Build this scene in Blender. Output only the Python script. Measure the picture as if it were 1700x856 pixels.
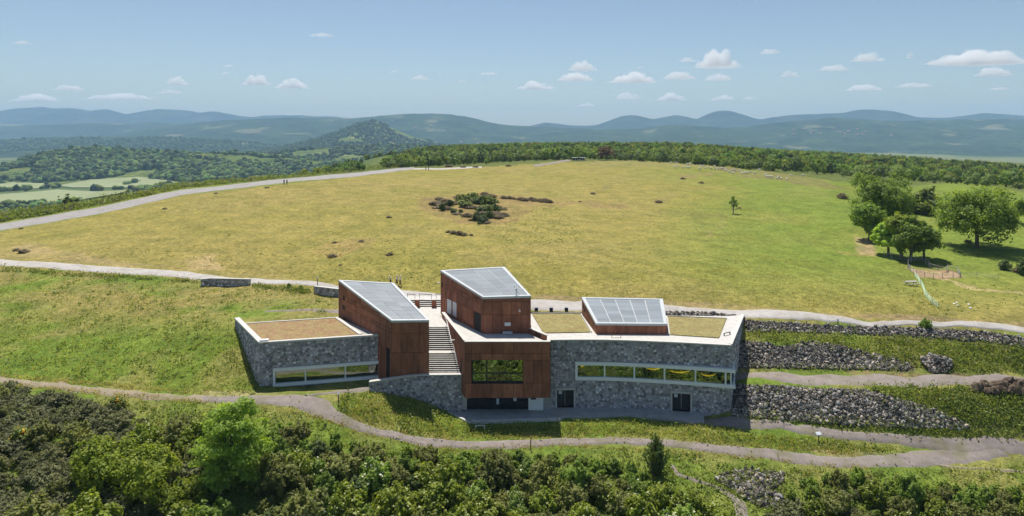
import bpy, bmesh, math, random
import numpy as np
from mathutils import Vector, Matrix

for _o in list(bpy.data.objects):
    bpy.data.objects.remove(_o)
scene = bpy.context.scene
C = scene.collection
rng = np.random.default_rng(7)
random.seed(7)

# ------------------------------------------------------------------ camera, light, exposure
F, HY, H = 1128.0, 220.0, 33.0            # focal length and horizon row in photo pixels, camera height in metres
cam_d = bpy.data.cameras.new('camera')
cam_d.sensor_width = 36.0
cam_d.lens = F / 1700.0 * 36.0
cam_d.shift_y = -(428.0 - HY) / 1700.0
cam_d.clip_start = 1.0
cam_d.clip_end = 120000.0
cam = bpy.data.objects.new('camera', cam_d)
cam.location = (0, 0, H)
cam.rotation_euler = (math.radians(90), 0, 0)
C.objects.link(cam)
scene.camera = cam

SUN_EL = math.radians(66.5)
SUN_AZ = math.radians(-14.0)              # clockwise from +Y
sun_d = bpy.data.lights.new('sun', 'SUN')
sun_d.energy = 4.6
sun_d.angle = math.radians(0.53)
sun_d.color = (1.0, 0.95, 0.87)
sun = bpy.data.objects.new('sun', sun_d)
_sd = Vector((math.sin(SUN_AZ) * math.cos(SUN_EL), math.cos(SUN_AZ) * math.cos(SUN_EL), math.sin(SUN_EL)))
sun.rotation_euler = (-_sd).to_track_quat('-Z', 'Y').to_euler()
sun.location = (0, 0, 200)
C.objects.link(sun)

world = bpy.data.worlds.new('World')
scene.world = world
world.use_nodes = True
wn = world.node_tree.nodes
wl = world.node_tree.links
sky = wn.new('ShaderNodeTexSky')
sky.sky_type = 'NISHITA'
sky.sun_disc = False
sky.sun_elevation = SUN_EL
sky.sun_rotation = SUN_AZ
sky.altitude = 700.0
sky.air_density = 1.0
sky.dust_density = 1.1
sky.ozone_density = 1.2
bg = wn['Background']
bg.inputs['Strength'].default_value = 0.073
wl.new(sky.outputs[0], bg.inputs['Color'])

scene.view_settings.view_transform = 'Standard'
scene.view_settings.look = 'None'
scene.view_settings.exposure = 0.45
scene.view_settings.gamma = 1.0
scene.cycles.use_denoising = True
scene.cycles.max_bounces = 8
scene.cycles.diffuse_bounces = 3
scene.cycles.glossy_bounces = 3
scene.cycles.transmission_bounces = 3
scene.cycles.transparent_max_bounces = 12
scene.cycles.volume_bounces = 6

# ------------------------------------------------------------------ small helpers
def Wz(px, py, z):
    """world point seen at a photo pixel, for a known height"""
    y = (H - z) * F / (py - HY)
    return ((px - 850.0) * y / F, y, z)

def Vy(px, py, y):
    """world point seen at a photo pixel, for a known distance"""
    return ((px - 850.0) * y / F, y, H - (py - HY) * y / F)

def tag(o, label=None, cat=None, group=None, kind=None):
    if label: o['label'] = label
    if cat: o['category'] = cat
    if group: o['group'] = group
    if kind: o['kind'] = kind
    return o

def link(o, parent=None):
    C.objects.link(o)
    if parent is not None:
        o.parent = parent
    return o

def empty(name, loc=(0, 0, 0), rz=0.0, parent=None):
    o = bpy.data.objects.new(name, None)
    o.location = loc
    o.rotation_euler = (0, 0, rz)
    o.empty_display_size = 0.3
    return link(o, parent)

def mesh_np(name, verts, faces, mat=None, tint=None, smooth=False):
    """verts (n,3) array, faces (m,k) array with k = 3 or 4; optional per-vertex colour"""
    verts = np.asarray(verts, dtype=np.float32)
    faces = np.asarray(faces, dtype=np.int32)
    me = bpy.data.meshes.new(name)
    n, (m, k) = len(verts), faces.shape
    me.vertices.add(n)
    me.vertices.foreach_set('co', verts.ravel())
    me.loops.add(m * k)
    me.loops.foreach_set('vertex_index', faces.ravel())
    me.polygons.add(m)
    me.polygons.foreach_set('loop_start', np.arange(0, m * k, k, dtype=np.int32))
    me.polygons.foreach_set('loop_total', np.full(m, k, dtype=np.int32))
    me.polygons.foreach_set('use_smooth', np.full(m, bool(smooth)))
    if tint is not None:
        a = me.color_attributes.new('tint', 'FLOAT_COLOR', 'POINT')
        t = np.ones((n, 4), dtype=np.float32)
        t[:, :3] = tint
        a.data.foreach_set('color', t.ravel())
    me.update(calc_edges=True)
    me.validate()
    if mat: me.materials.append(mat)
    return me

class MB:
    """collects polygons and links them as one mesh object"""
    def __init__(self):
        self.v, self.f, self.t = [], [], []
    def poly(self, pts, tint=None):
        i = len(self.v)
        self.v += [tuple(p) for p in pts]
        self.t += [tint or (1, 1, 1)] * len(pts)
        self.f.append(tuple(range(i, i + len(pts))))
    def prism(self, pts, z0, z1, cap=True, tint=None):
        """pts counter-clockwise seen from above; z0, z1 numbers or per-vertex lists"""
        n = len(pts)
        if sum(pts[i][0] * pts[(i + 1) % n][1] - pts[(i + 1) % n][0] * pts[i][1] for i in range(n)) < 0:
            pts = list(pts)[::-1]
            if isinstance(z0, (list, tuple)): z0 = list(z0)[::-1]
            if isinstance(z1, (list, tuple)): z1 = list(z1)[::-1]
        a = z0 if isinstance(z0, (list, tuple)) else [z0] * n
        b = z1 if isinstance(z1, (list, tuple)) else [z1] * n
        i = len(self.v)
        self.v += [(p[0], p[1], a[k]) for k, p in enumerate(pts)] + [(p[0], p[1], b[k]) for k, p in enumerate(pts)]
        self.t += [tint or (1, 1, 1)] * (2 * n)
        for k in range(n):
            k2 = (k + 1) % n
            self.f.append((i + k, i + k2, i + n + k2, i + n + k))
        if cap:
            self.f.append(tuple(i + n + k for k in range(n)))
            self.f.append(tuple(i + k for k in reversed(range(n))))
    def box(self, c, s, rz=0.0, tint=None):
        x, y, z = c
        sx, sy, sz = s[0] / 2, s[1] / 2, s[2] / 2
        ca, sa = math.cos(rz), math.sin(rz)
        pts = [(x + ca * u - sa * w, y + sa * u + ca * w) for u, w in ((-sx, -sy), (sx, -sy), (sx, sy), (-sx, sy))]
        self.prism(pts, z - sz, z + sz, tint=tint)
    def wallbox(self, p0, p1, z0, z1, d0, d1, tint=None):
        """slab along p0->p1, from d0 to d1 outward (outward = right of the direction)"""
        dx, dy = p1[0] - p0[0], p1[1] - p0[1]
        L = math.hypot(dx, dy)
        nx, ny = dy / L, -dx / L
        pts = [(p0[0] + nx * d1, p0[1] + ny * d1), (p1[0] + nx * d1, p1[1] + ny * d1),
               (p1[0] + nx * d0, p1[1] + ny * d0), (p0[0] + nx * d0, p0[1] + ny * d0)]
        a = [z0[0], z0[1], z0[1], z0[0]] if isinstance(z0, (tuple, list)) else z0
        b = [z1[0], z1[1], z1[1], z1[0]] if isinstance(z1, (tuple, list)) else z1
        self.prism(pts, a, b, tint=tint)
    def tube(self, pts, radii, sides=6, cap=True):
        pts = [Vector(p) for p in pts]
        rings = []
        for k, p in enumerate(pts):
            d = (pts[min(k + 1, len(pts) - 1)] - pts[max(k - 1, 0)])
            d = d.normalized() if d.length > 1e-9 else Vector((0, 0, 1))
            u = d.cross(Vector((0.31, 0.95, 0.02)))
            if u.length < 0.1: u = d.cross(Vector((1, 0, 0)))
            u.normalize()
            w = d.cross(u)
            i = len(self.v)
            for s in range(sides):
                a = 2 * math.pi * s / sides
                q = p + (u * math.cos(a) + w * math.sin(a)) * radii[k]
                self.v.append(tuple(q)); self.t.append((1, 1, 1))
            rings.append(i)
        for a, b in zip(rings, rings[1:]):
            for s in range(sides):
                s2 = (s + 1) % sides
                self.f.append((a + s, a + s2, b + s2, b + s))
        if cap:
            self.f.append(tuple(rings[0] + s for s in reversed(range(sides))))
            self.f.append(tuple(rings[-1] + s for s in range(sides)))
    def mesh(self, name, mat=None, smooth=False):
        me = bpy.data.meshes.new(name)
        me.from_pydata(self.v, [], self.f)
        if any(t != (1, 1, 1) for t in self.t):
            a = me.color_attributes.new('tint', 'FLOAT_COLOR', 'POINT')
            a.data.foreach_set('color', np.array([(*t, 1.0) for t in self.t], dtype=np.float32).ravel())
        if mat: me.materials.append(mat)
        if smooth:
            me.polygons.foreach_set('use_smooth', np.full(len(me.polygons), True))
        me.update()
        return me
    def build(self, name, mat=None, parent=None, smooth=False, loc=None):
        o = bpy.data.objects.new(name, self.mesh(name, mat, smooth))
        if loc is not None: o.location = loc
        return link(o, parent)

def obj(name, me, parent=None, loc=None, rz=0.0, scale=None):
    o = bpy.data.objects.new(name, me)
    if loc is not None: o.location = loc
    if rz: o.rotation_euler = (0, 0, rz)
    if scale is not None: o.scale = scale if hasattr(scale, '__len__') else (scale,) * 3
    return link(o, parent)

def copy_tree(o, parent=None):
    c = o.copy()
    C.objects.link(c)
    if parent is not None:
        c.parent = parent
    for ch in list(o.children):
        copy_tree(ch, c)
    return c

# ------------------------------------------------------------------ procedural noise for geometry
def vnoise(x, y, seed=0):
    x = np.asarray(x, float); y = np.asarray(y, float)
    xi = np.floor(x).astype(np.int64); yi = np.floor(y).astype(np.int64)
    fx = x - xi; fy = y - yi
    fx = fx * fx * (3 - 2 * fx); fy = fy * fy * (3 - 2 * fy)
    def h(a, b):
        n = (a * 374761393 + b * 668265263 + seed * 974634777) & 0xFFFFFFFF
        n = ((n ^ (n >> 13)) * 1274126177) & 0xFFFFFFFF
        return ((n ^ (n >> 16)) & 0xFFFF) / 65535.0
    a, b, c, d = h(xi, yi), h(xi + 1, yi), h(xi, yi + 1), h(xi + 1, yi + 1)
    return (a * (1 - fx) + b * fx) * (1 - fy) + (c * (1 - fx) + d * fx) * fy

def fbm(x, y, octaves=4, seed=0):
    s, a, t = 0.0, 1.0, 0.0
    for k in range(octaves):
        s = s + a * vnoise(x * 2 ** k + 17.3 * k, y * 2 ** k - 9.1 * k, seed + k)
        t += a; a *= 0.5
    return s / t                          # 0..1

def sstep(a, b, x):
    t = np.clip((x - a) / (b - a), 0, 1)
    return t * t * (3 - 2 * t)

def in_poly(px, py, poly):
    inside = np.zeros(np.shape(px), bool)
    n = len(poly)
    for i in range(n):
        x0, y0 = poly[i]; x1, y1 = poly[(i + 1) % n]
        if y0 == y1: continue
        c = ((y0 > py) != (y1 > py)) & (px < (x1 - x0) * (py - y0) / (y1 - y0) + x0)
        inside ^= c
    return inside

# ------------------------------------------------------------------ materials
def nodes_of(m):
    m.use_nodes = True
    return m.node_tree.nodes, m.node_tree.links, m.node_tree.nodes['Principled BSDF']

def ramp2(N, L, fac, c1, c2, p1=0.3, p2=0.7):
    r = N.new('ShaderNodeValToRGB')
    r.color_ramp.elements[0].position = p1; r.color_ramp.elements[0].color = (*c1, 1)
    r.color_ramp.elements[1].position = p2; r.color_ramp.elements[1].color = (*c2, 1)
    L.new(fac, r.inputs[0])
    return r.outputs[0]

def mul(N, L, a, b, fac=1.0, mode='MULTIPLY'):
    m = N.new('ShaderNodeMix'); m.data_type = 'RGBA'; m.blend_type = mode
    m.inputs[0].default_value = fac
    L.new(a, m.inputs[6])
    if isinstance(b, tuple): m.inputs[7].default_value = (*b, 1)
    else: L.new(b, m.inputs[7])
    return m.outputs[2]

def noise_node(N, L, scale, detail=5.0, rough=0.55, stretch=None, world=True):
    if world:
        g = N.new('ShaderNodeNewGeometry'); v = g.outputs['Position']
    else:
        g = N.new('ShaderNodeTexCoord'); v = g.outputs['Object']
    if stretch:
        mp = N.new('ShaderNodeMapping'); mp.inputs['Scale'].default_value = stretch
        L.new(v, mp.inputs['Vector']); v = mp.outputs[0]
    t = N.new('ShaderNodeTexNoise')
    t.inputs['Scale'].default_value = scale
    t.inputs['Detail'].default_value = detail
    t.inputs['Roughness'].default_value = rough
    L.new(v, t.inputs['Vector'])
    return t.outputs['Fac']

def mat(name, c1, c2=None, scale=3.0, rough=0.85, bump=0.0, bscale=None, tint=False, orand=0.0, stretch=None,
        spec=0.25, metal=0.0, world=True, p=(0.3, 0.7), fine=None):
    m = bpy.data.materials.new(name)
    N, L, b = nodes_of(m)
    b.inputs['Roughness'].default_value = rough
    b.inputs['Specular IOR Level'].default_value = spec
    b.inputs['Metallic'].default_value = metal
    fac = noise_node(N, L, scale, stretch=stretch, world=world)
    col = ramp2(N, L, fac, c1, c2 or c1, *p)
    if fine:
        f2 = noise_node(N, L, fine[0], 3.0, world=world)
        col = mul(N, L, col, ramp2(N, L, f2, (1 - fine[1],) * 3, (1 + fine[1],) * 3, 0.3, 0.7))
    if tint:
        a = N.new('ShaderNodeVertexColor'); a.layer_name = 'tint'
        col = mul(N, L, col, a.outputs[0])
    if orand:
        oi = N.new('ShaderNodeObjectInfo')
        col = mul(N, L, col, ramp2(N, L, oi.outputs['Random'], (1 - orand,) * 3, (1 + orand,) * 3, 0.0, 1.0))
    L.new(col, b.inputs['Base Color'])
    if bump:
        bf = noise_node(N, L, bscale or scale * 4, 6.0, world=world)
        bn = N.new('ShaderNodeBump'); bn.inputs['Strength'].default_value = bump; bn.inputs['Distance'].default_value = 0.1
        L.new(bf, bn.inputs['Height']); L.new(bn.outputs[0], b.inputs['Normal'])
    return m

def leaf_mat(name, dark, light, alt=None, transl=0.35, orand=0.18, gain=1.0):
    """foliage: colour varies leaf by leaf and plant by plant, light passes through"""
    m = bpy.data.materials.new(name)
    N, L, b = nodes_of(m)
    g = N.new('ShaderNodeNewGeometry')
    col = ramp2(N, L, g.outputs['Random Per Island'], dark, light, 0.0, 0.85)
    oi = N.new('ShaderNodeObjectInfo')
    if alt:
        mx = N.new('ShaderNodeMix'); mx.data_type = 'RGBA'
        L.new(oi.outputs['Random'], mx.inputs[0]); L.new(col, mx.inputs[6]); mx.inputs[7].default_value = (*alt, 1)
        mm = N.new('ShaderNodeMath'); mm.operation = 'MULTIPLY'; mm.inputs[1].default_value = 0.55
        L.new(oi.outputs['Random'], mm.inputs[0]); L.new(mm.outputs[0], mx.inputs[0])
        col = mx.outputs[2]
    wn_ = N.new('ShaderNodeTexWhiteNoise'); wn_.noise_dimensions = '1D'
    L.new(oi.outputs['Random'], wn_.inputs['W'])
    col = mul(N, L, col, ramp2(N, L, wn_.outputs['Value'], (1 - orand,) * 3, (1 + orand,) * 3, 0.0, 1.0))
    if gain != 1.0: col = mul(N, L, col, (gain,) * 3)
    L.new(col, b.inputs['Base Color'])
    b.inputs['Roughness'].default_value = 0.55
    b.inputs['Specular IOR Level'].default_value = 0.25
    tr = N.new('ShaderNodeBsdfTranslucent')
    L.new(mul(N, L, col, (1.35, 1.3, 0.55)), tr.inputs['Color'])
    ms = N.new('ShaderNodeMixShader'); ms.inputs[0].default_value = transl
    L.new(b.outputs[0], ms.inputs[1]); L.new(tr.outputs[0], ms.inputs[2])
    L.new(ms.outputs[0], N['Material Output'].inputs['Surface'])
    return m

# ------------------------------------------------------------------ the lie of the land
ctrl = []
def cw(*rows):
    for r in rows: ctrl.append(Wz(*r))
def cv(*rows):
    for r in rows: ctrl.append(Vy(*r))
def cx(*rows):
    ctrl.extend(rows)
# forecourt, lower path, fork
cw((750,690,0),(783,702,-.05),(860,700,-.05),(930,698,-.05),(1050,692,-.05),(1165,702,-.1),(1213,692,.05),(1255,699,.15))
cw((0,629,3.5),(100,640,3.4),(200,652,3.2),(330,663,3.0),(430,664,2.9),(500,665,2.75),(540,680,2.1),(600,707,.9),(680,730,0),
   (750,738,-.5),(850,738,-.8),(950,733,-.9),(1080,734,-1),(1220,748,-1.1),(1330,762,-1.5),(1450,767,-1.7),(1540,760,-1.7),(1640,748,-1.6),(1700,742,-1.6),(1850,738,-1.6))
cw((1300,708,.0),(1400,720,-.4),(1560,735,-1.2))
cw((560,648,2.75),(635,652,2.45),(590,680,1.9),(640,695,1.1),(690,690,.9),(730,700,.2),(700,715,.3),(860,715,-.35),(1000,710,-.3),(1150,722,-.5),(1250,730,-.6))
cx((-16.9,79.9,2.5),(-14.5,80.0,2.2),(-11.9,80.1,1.7),(-9.5,80.2,.9),(-7.6,80.2,.1),(-6,80,0))
# in front of and beside the left wing
cx((-30.2,79.8,3.0),(-26,81.0,2.8),(-22,81.9,2.75),(-18,82.6,2.7),(-16.6,81.5,2.65),(-31.2,81.4,3.3),(-34,85.6,5.0),(-36.5,89.3,6.6),(-37.6,91.6,7.2))
cw((330,600,4.6),(330,500,7.3),(200,560,5.5),(100,535,5.9),(50,580,4.8),(250,600,4.5),(430,505,7.7),(480,500,7.9),(480,522,7.9),(560,512,8.0),(540,492,7.9),(374,477,7.8),(280,480,8.0))
# under the buildings
cx((-26,83.5,2.2),(-22,86,3.5),(-27,89,6.6),(-22,92,7.4),(-13,83,1.5),(-8,83.2,0),(-10,87,4),(-13,91,7.2),(-12,95,7.7),(-10,97.5,7.7),
   (0,83,-.3),(0,87,2.5),(0,92,7.2),(8,83.5,-.3),(8,88,3.5),(8,92,7.0),(16,83,-.3),(16,87.5,3),(16,91.5,7.0),(23,81.5,-.2),(24,86,2.5),(26,90,6.0),(4,80,0),(14,80,0))
# upper road
cw((0,435,9.0),(250,452,8.9),(525,475,8.75),(700,490,8.6),(850,500,8.4),(950,507,8.25),(1100,513,8.0),(1234,522,7.8),(1450,534,7.4),(1700,548,7.1),(1850,556,6.9))
# terraces of the right-hand slope
for px, rows in ((1245,((532,7.7),(538,7.4),(545,6.9),(551,6.45),(558,6.3),(566,6.2),(580,5.2),(595,4.1),(611,3.25),(618,3.2),(627,3.2),(636,3.15),(641,3.0),(655,2.3),(675,1.3),(692,.4))),
                 (1330,((536,7.55),(552,6.4),(572,5.95),(590,4.8),(611,3.35),(620,3.2),(638,3.1),(648,2.8),(665,1.9),(685,.9),(698,.2))),
                 (1400,((540,7.3),(555,6.3),(576,5.7),(595,4.5),(611,3.45),(622,3.2),(639,3.1),(652,2.8),(670,2.0),(690,1.0),(707,.0))),
                 (1500,((545,7.2),(560,6.2),(585,5.1),(603,4.2),(616,3.4),(624,3.2),(640,3.05),(655,2.7),(672,2.2),(690,1.2),(711,-.1))),
                 (1600,((551,7.05),(570,5.9),(595,4.7),(618,3.5),(626,3.2),(639,3.05),(660,2.4),(685,1.2),(712,-.2))),
                 (1700,((556,6.9),(576,5.9),(600,4.6),(618,3.5),(627,3.1),(638,3.0),(662,2.3),(690,.9),(716,-.4))),
                 (1850,((562,6.8),(585,5.6),(618,3.5),(638,3.0),(670,2.0),(716,-.4)))):
    for py, z in rows: ctrl.append(Wz(px, py, z))
# the far track, the meadow and its crest
cv((-120,400,158),(0,377,167),(150,352,182),(300,320,207),(473,301,234),(600,290,276),(680,281,330))
cv((200,400,142),(500,400,145),(780,345,190),(780,400,140),(780,300,270),(960,270,372),(960,265,392),(1100,272,350),(1218,355,190),(1200,291,298),(1300,297,283),(1420,313,253),
   (1100,429,125),(1400,460,117),(1513,470,119),(1700,480,116),(1500,432,138),(1620,408,150),(1700,402,152),(1550,350,195),(1700,336,214),(1600,312,258),(1480,300,292),(880,276,350),(760,277,345),
   (1850,420,140),(1850,500,110),(350,420,132))
cx((0,480,14.5),(-60,440,11),(100,500,15.5),(200,500,12.5),(235,400,5.5),(226,300,8),(150,650,19),(0,700,17),(300,600,7),(-60,600,5),(120,420,13.5),(330,250,6),(330,420,3),(200,900,10),(400,800,3))
# downhill towards the viewer
cx((-60,60,-.6),(-30,61,-1.6),(-10,62,-3.2),(10,62,-3.8),(30,62,-4.2),(60,62,-4.2),(-60,40,-5),(0,40,-9),(60,40,-10),(-45,70,1.4),(-22,69,0.4),(-5,68,-1.9),(15,68,-2.2),(32,66,-2.9),(50,66,-2.9),
   (0,0,-22),(-120,0,-18),(120,0,-22),(-120,70,1),(120,70,-2.5),(0,-120,-60),(-150,-100,-55),(150,-100,-58),(-100,100,7),(110,92,6.8))
ctrl = np.array(ctrl)
_c2 = 1.6 ** 2
def _rbf(a, b):
    return np.sqrt((a[:, None, 0] - b[None, :, 0]) ** 2 + (a[:, None, 1] - b[None, :, 1]) ** 2 + _c2)
_n = len(ctrl)
_A = np.zeros((_n + 1, _n + 1))
_A[:_n, :_n] = -_rbf(ctrl, ctrl) + np.eye(_n) * 0.25
_A[:_n, _n] = 1; _A[_n, :_n] = 1
_w = np.linalg.solve(_A, np.append(ctrl[:, 2], 0))

# edge of the plateau; beyond it the land drops to the valley
PLATEAU = [(-150,150),(-128,186),(-104,236),(-78,290),(-58,345),(-66,420),(-100,520),(-120,700),(-60,900),(120,1050),(420,950),(600,700),(560,420),(520,250),(420,40),(300,-160),(-300,-160),(-260,60)]
def plateau_dist(x, y):
    d = np.full(np.shape(x), 1e18)
    n = len(PLATEAU)
    for i in range(n):
        ax, ay = PLATEAU[i]; bx, by = PLATEAU[(i + 1) % n]
        t = np.clip(((x - ax) * (bx - ax) + (y - ay) * (by - ay)) / ((bx - ax) ** 2 + (by - ay) ** 2), 0, 1)
        d = np.minimum(d, (x - ax - t * (bx - ax)) ** 2 + (y - ay - t * (by - ay)) ** 2)
    d = np.sqrt(d)
    return np.where(in_poly(x, y, PLATEAU), -d, d)

FLAT = [(-5.5,76.5),(6,76.5),(26,76.5),(34,94),(-38,92.5),(-31,79),(-17,78.5)]
def terrain(x, y):
    x = np.asarray(x, float); y = np.asarray(y, float)
    sh = x.shape
    p = np.stack([x.ravel(), y.ravel()], 1)
    z = np.empty(len(p))
    near = (np.abs(p[:, 0]) < 2500) & (np.abs(p[:, 1]) < 2500)
    z[~near] = -75.0
    idx = np.nonzero(near)[0]
    for s in range(0, len(idx), 20000):
        q = idx[s:s + 20000]
        z[q] = -_rbf(p[q], ctrl) @ _w[:_n] + _w[_n]
    z = z.reshape(sh)
    inside = in_poly(x, y, FLAT)
    am = np.where(inside, 0.0, 1.0)
    z = z + am * ((fbm(x / 7, y / 7, 3, 3) - .5) * 0.45 + (fbm(x / 1.6, y / 1.6, 2, 5) - .5) * 0.16)
    d = plateau_dist(x, y)
    valley = -75 + (fbm(x / 900, y / 900, 4, 11) - .5) * 30
    far = np.hypot(x, y)
    valley = valley - sstep(2500, 9000, far) * 60
    return z + (valley - z) * sstep(0, 300, d + (fbm(x / 60, y / 60, 3, 9) - .5) * 30)

def axis(lo, hi, step, a, b, g):
    core = list(np.arange(lo, hi + 1e-6, step))
    up, s = [core[-1]], step
    while up[-1] < b:
        s *= g; up.append(up[-1] + s)
    dn, s = [core[0]], step
    while dn[-1] > a:
        s *= g; dn.append(dn[-1] - s)
    return np.array(dn[:0:-1] + core + up[1:])

GX = axis(-52, 76, 0.45, -9000, 9000, 1.034)
GY = axis(58, 104, 0.40, -2500, 10400, 1.034)
gx, gy = np.meshgrid(GX, GY)
gz = terrain(gx, gy)

def T(x, y):
    """height of the ground sheet (bilinear on its grid)"""
    x = np.asarray(x, float); y = np.asarray(y, float)
    i = np.clip(np.searchsorted(GX, x) - 1, 0, len(GX) - 2)
    j = np.clip(np.searchsorted(GY, y) - 1, 0, len(GY) - 2)
    u = (x - GX[i]) / (GX[i + 1] - GX[i]); v = (y - GY[j]) / (GY[j + 1] - GY[j])
    return (gz[j, i] * (1 - u) + gz[j, i + 1] * u) * (1 - v) + (gz[j + 1, i] * (1 - u) + gz[j + 1, i + 1] * u) * v

_ys = 45.0 * 1.004 ** np.arange(0, 800)
def G(px, py):
    """ground points seen at photo pixels"""
    px = np.atleast_1d(np.asarray(px, float)); py = np.atleast_1d(np.asarray(py, float))
    out = np.zeros((len(px), 3))
    for k in range(len(px)):
        tx = (px[k] - 850) / F; tz = (py[k] - HY) / F
        d = (H - tz * _ys) - T(tx * _ys, _ys)
        b = np.nonzero(d < 0)[0]
        if len(b) == 0:
            y = _ys[-1]
        elif b[0] == 0:
            y = _ys[0]
        else:
            j = b[0]; a = d[j - 1] / (d[j - 1] - d[j])
            y = _ys[j - 1] + (_ys[j] - _ys[j - 1]) * a
        out[k] = (tx * y, y, T(tx * y, y))
    return out

def Gp(px, py):
    return tuple(G(px, py)[0])

# ---- the colour the ground itself has, place by place
PX = 850 + F * gx / np.maximum(gy, 8); PY = HY + F * (H - gz) / np.maximum(gy, 8)
jx = (fbm(gx / 6, gy / 6, 4, 21) - .5) * 26; jy = (fbm(gx / 6, gy / 6, 4, 22) - .5) * 12
qx, qy = PX + jx, PY + jy
def blend(col, c, m):
    m = m[..., None]
    return col * (1 - m) + np.array(c) * m
n1 = fbm(gx / 26, gy / 26, 4, 31); n2 = fbm(gx / 5, gy / 5, 3, 32); n3 = fbm(gx / 90, gy / 60, 3, 33)
dist = plateau_dist(gx, gy)
col = np.zeros(gx.shape + (3,))
col[:] = (.085, .12, .04)                                   # valley green
far_n = fbm(gx / 420, gy / 300, 3, 41)
col = blend(col, (.16, .17, .07), sstep(.52, .6, far_n))
plate = sstep(25, -5, dist)
col = blend(col, (.165, .195, .045), plate)
# rough slope left and around the building
rough = plate * (PY > 440)
col = blend(col, (.135, .195, .035), rough * sstep(.35, .6, n1))
col = blend(col, (.26, .23, .09), rough * sstep(.46, .68, n2) * .62)
col = blend(col, (.26, .21, .085), rough * sstep(575, 500, PY) * sstep(.30, .55, fbm(gx / 9, gy / 5, 3, 35)) * .85)
# shrub slope at the front
front = plate * sstep(4, -4, gy - 73) * (PX < 1150)
col = blend(col, (.12, .175, .03), front * .8)
# the meadow
fieldp = [(-900,470),(-300,420),(0,442),(250,458),(560,482),(900,500),(1100,512),(1234,519),(1700,545),(2300,580),(2300,330),(1750,330),(1600,300),(1480,312),(1400,302),(1300,288),(1210,276),(1060,266),(940,268),(800,277),(690,280),(600,292),(473,305),(300,325),(150,358),(0,384),(-300,445)]
fieldm = in_poly(PX, PY, fieldp) & (gy > 88)
green = sstep(1000, 1330, PX + (n1 - .5) * 400) * sstep(545, 420, PY)
fcol = np.zeros(col.shape); fcol[:] = (.262, .222, .074)
fcol = blend(fcol, (.225, .21, .055), np.clip(sstep(.4, .72, n3) * .65, 0, 1))
fcol = blend(fcol, (.158, .205, .040), green)
fcol = blend(fcol, (.275, .222, .088), sstep(.52, .72, n1) * .6 * (1 - green * .7))
fcol = blend(fcol, (.165, .17, .035), sstep(.58, .74, fbm(gx / 11, gy / 11, 3, 36)) * .35)
col[fieldm] = fcol[fieldm]
def patch(poly, c, a=1.0):
    global col
    col = blend(col, c, in_poly(qx, qy, poly) * a * (.45 + .55 * sstep(.3, .6, n2)))
patch([(690,330),(780,322),(930,330),(1050,338),(1040,346),(900,340),(850,372),(760,372),(700,348)], (.24, .17, .085), .8)
patch([(290,430),(350,422),(380,446),(320,448)], (.42, .31, .18), .7)
patch([(30,405),(120,415),(230,440),(200,443),(40,425)], (.33, .25, .14), .7)
patch([(500,415),(610,395),(620,405),(560,430)], (.30, .21, .10), .6)
patch([(1420,392),(1450,400),(1452,424),(1425,420)], (.34, .25, .15), .9)
patch([(1390,415),(1450,420),(1440,426),(1395,422)], (.30, .22, .10), .7)
patch([(1500,442),(1580,446),(1592,462),(1530,462)], (.36, .25, .17), .95)
patch([(1560,462),(1640,478),(1700,486),(1700,490),(1620,482)], (.42, .32, .19), .6)
patch([(1480,520),(1560,526),(1540,536),(1470,530)], (.36, .26, .15), .7)
patch([(1180,275),(1330,290),(1430,318),(1330,306),(1200,286)], (.20, .15, .085), .7)
patch([(1125,292),(1185,284),(1188,288),(1128,301)], (.24, .18, .09), .8)
patch([(1083,331),(1122,317),(1124,322),(1090,340)], (.22, .18, .08), .8)
patch([(1060,351),(1212,356),(1212,361),(1060,355)], (.17, .16, .06), .7)
patch([(985,318),(1042,291),(1044,296),(990,324)], (.22, .19, .08), .7)
patch([(1170,392),(1200,362),(1206,364),(1180,396)], (.24, .21, .09), .5)
patch([(880,489),(1100,497),(1234,506),(1400,518),(1560,526),(1700,536),(1700,545),(1560,535),(1400,527),(1234,514),(1100,505),(880,497)], (.27, .20, .12), .75)
patch([(0,427),(250,443),(540,470),(540,466),(250,438),(0,421)], (.26, .21, .10), .5)
patch([(930,268),(1050,265),(1170,272),(1170,277),(1000,275)], (.22, .20, .08), .8)
# soil and litter under the wood behind the meadow
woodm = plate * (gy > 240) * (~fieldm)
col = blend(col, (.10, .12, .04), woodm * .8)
# beaten earth near the tracks
patch([(330,648),(430,650),(520,654),(510,664),(340,664)], (.30, .26, .14), .7)
patch([(560,660),(680,712),(760,728),(760,732),(640,716),(550,690)], (.27, .24, .10), .45)
patch([(1330,730),(1480,748),(1420,757),(1340,750)], (.34, .27, .18), .5)
patch([(1630,640),(1670,650),(1660,712),(1628,712)], (.28, .23, .16), .8)
patch([(1395,616),(1640,622),(1620,627),(1400,622)], (.20, .14, .09), .8)
patch([(1220,566),(1520,590),(1520,616),(1220,612)], (.13, .11, .085), .9)
patch([(1216,641),(1360,646),(1500,668),(1608,712),(1216,694)], (.12, .105, .085), .9)
patch([(1110,518),(1240,530),(1700,566),(1700,578),(1400,556),(1110,526)], (.16, .14, .11), .85)
patch([(1190,785),(1300,785),(1310,848),(1250,838)], (.13, .11, .085), .9)

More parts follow.
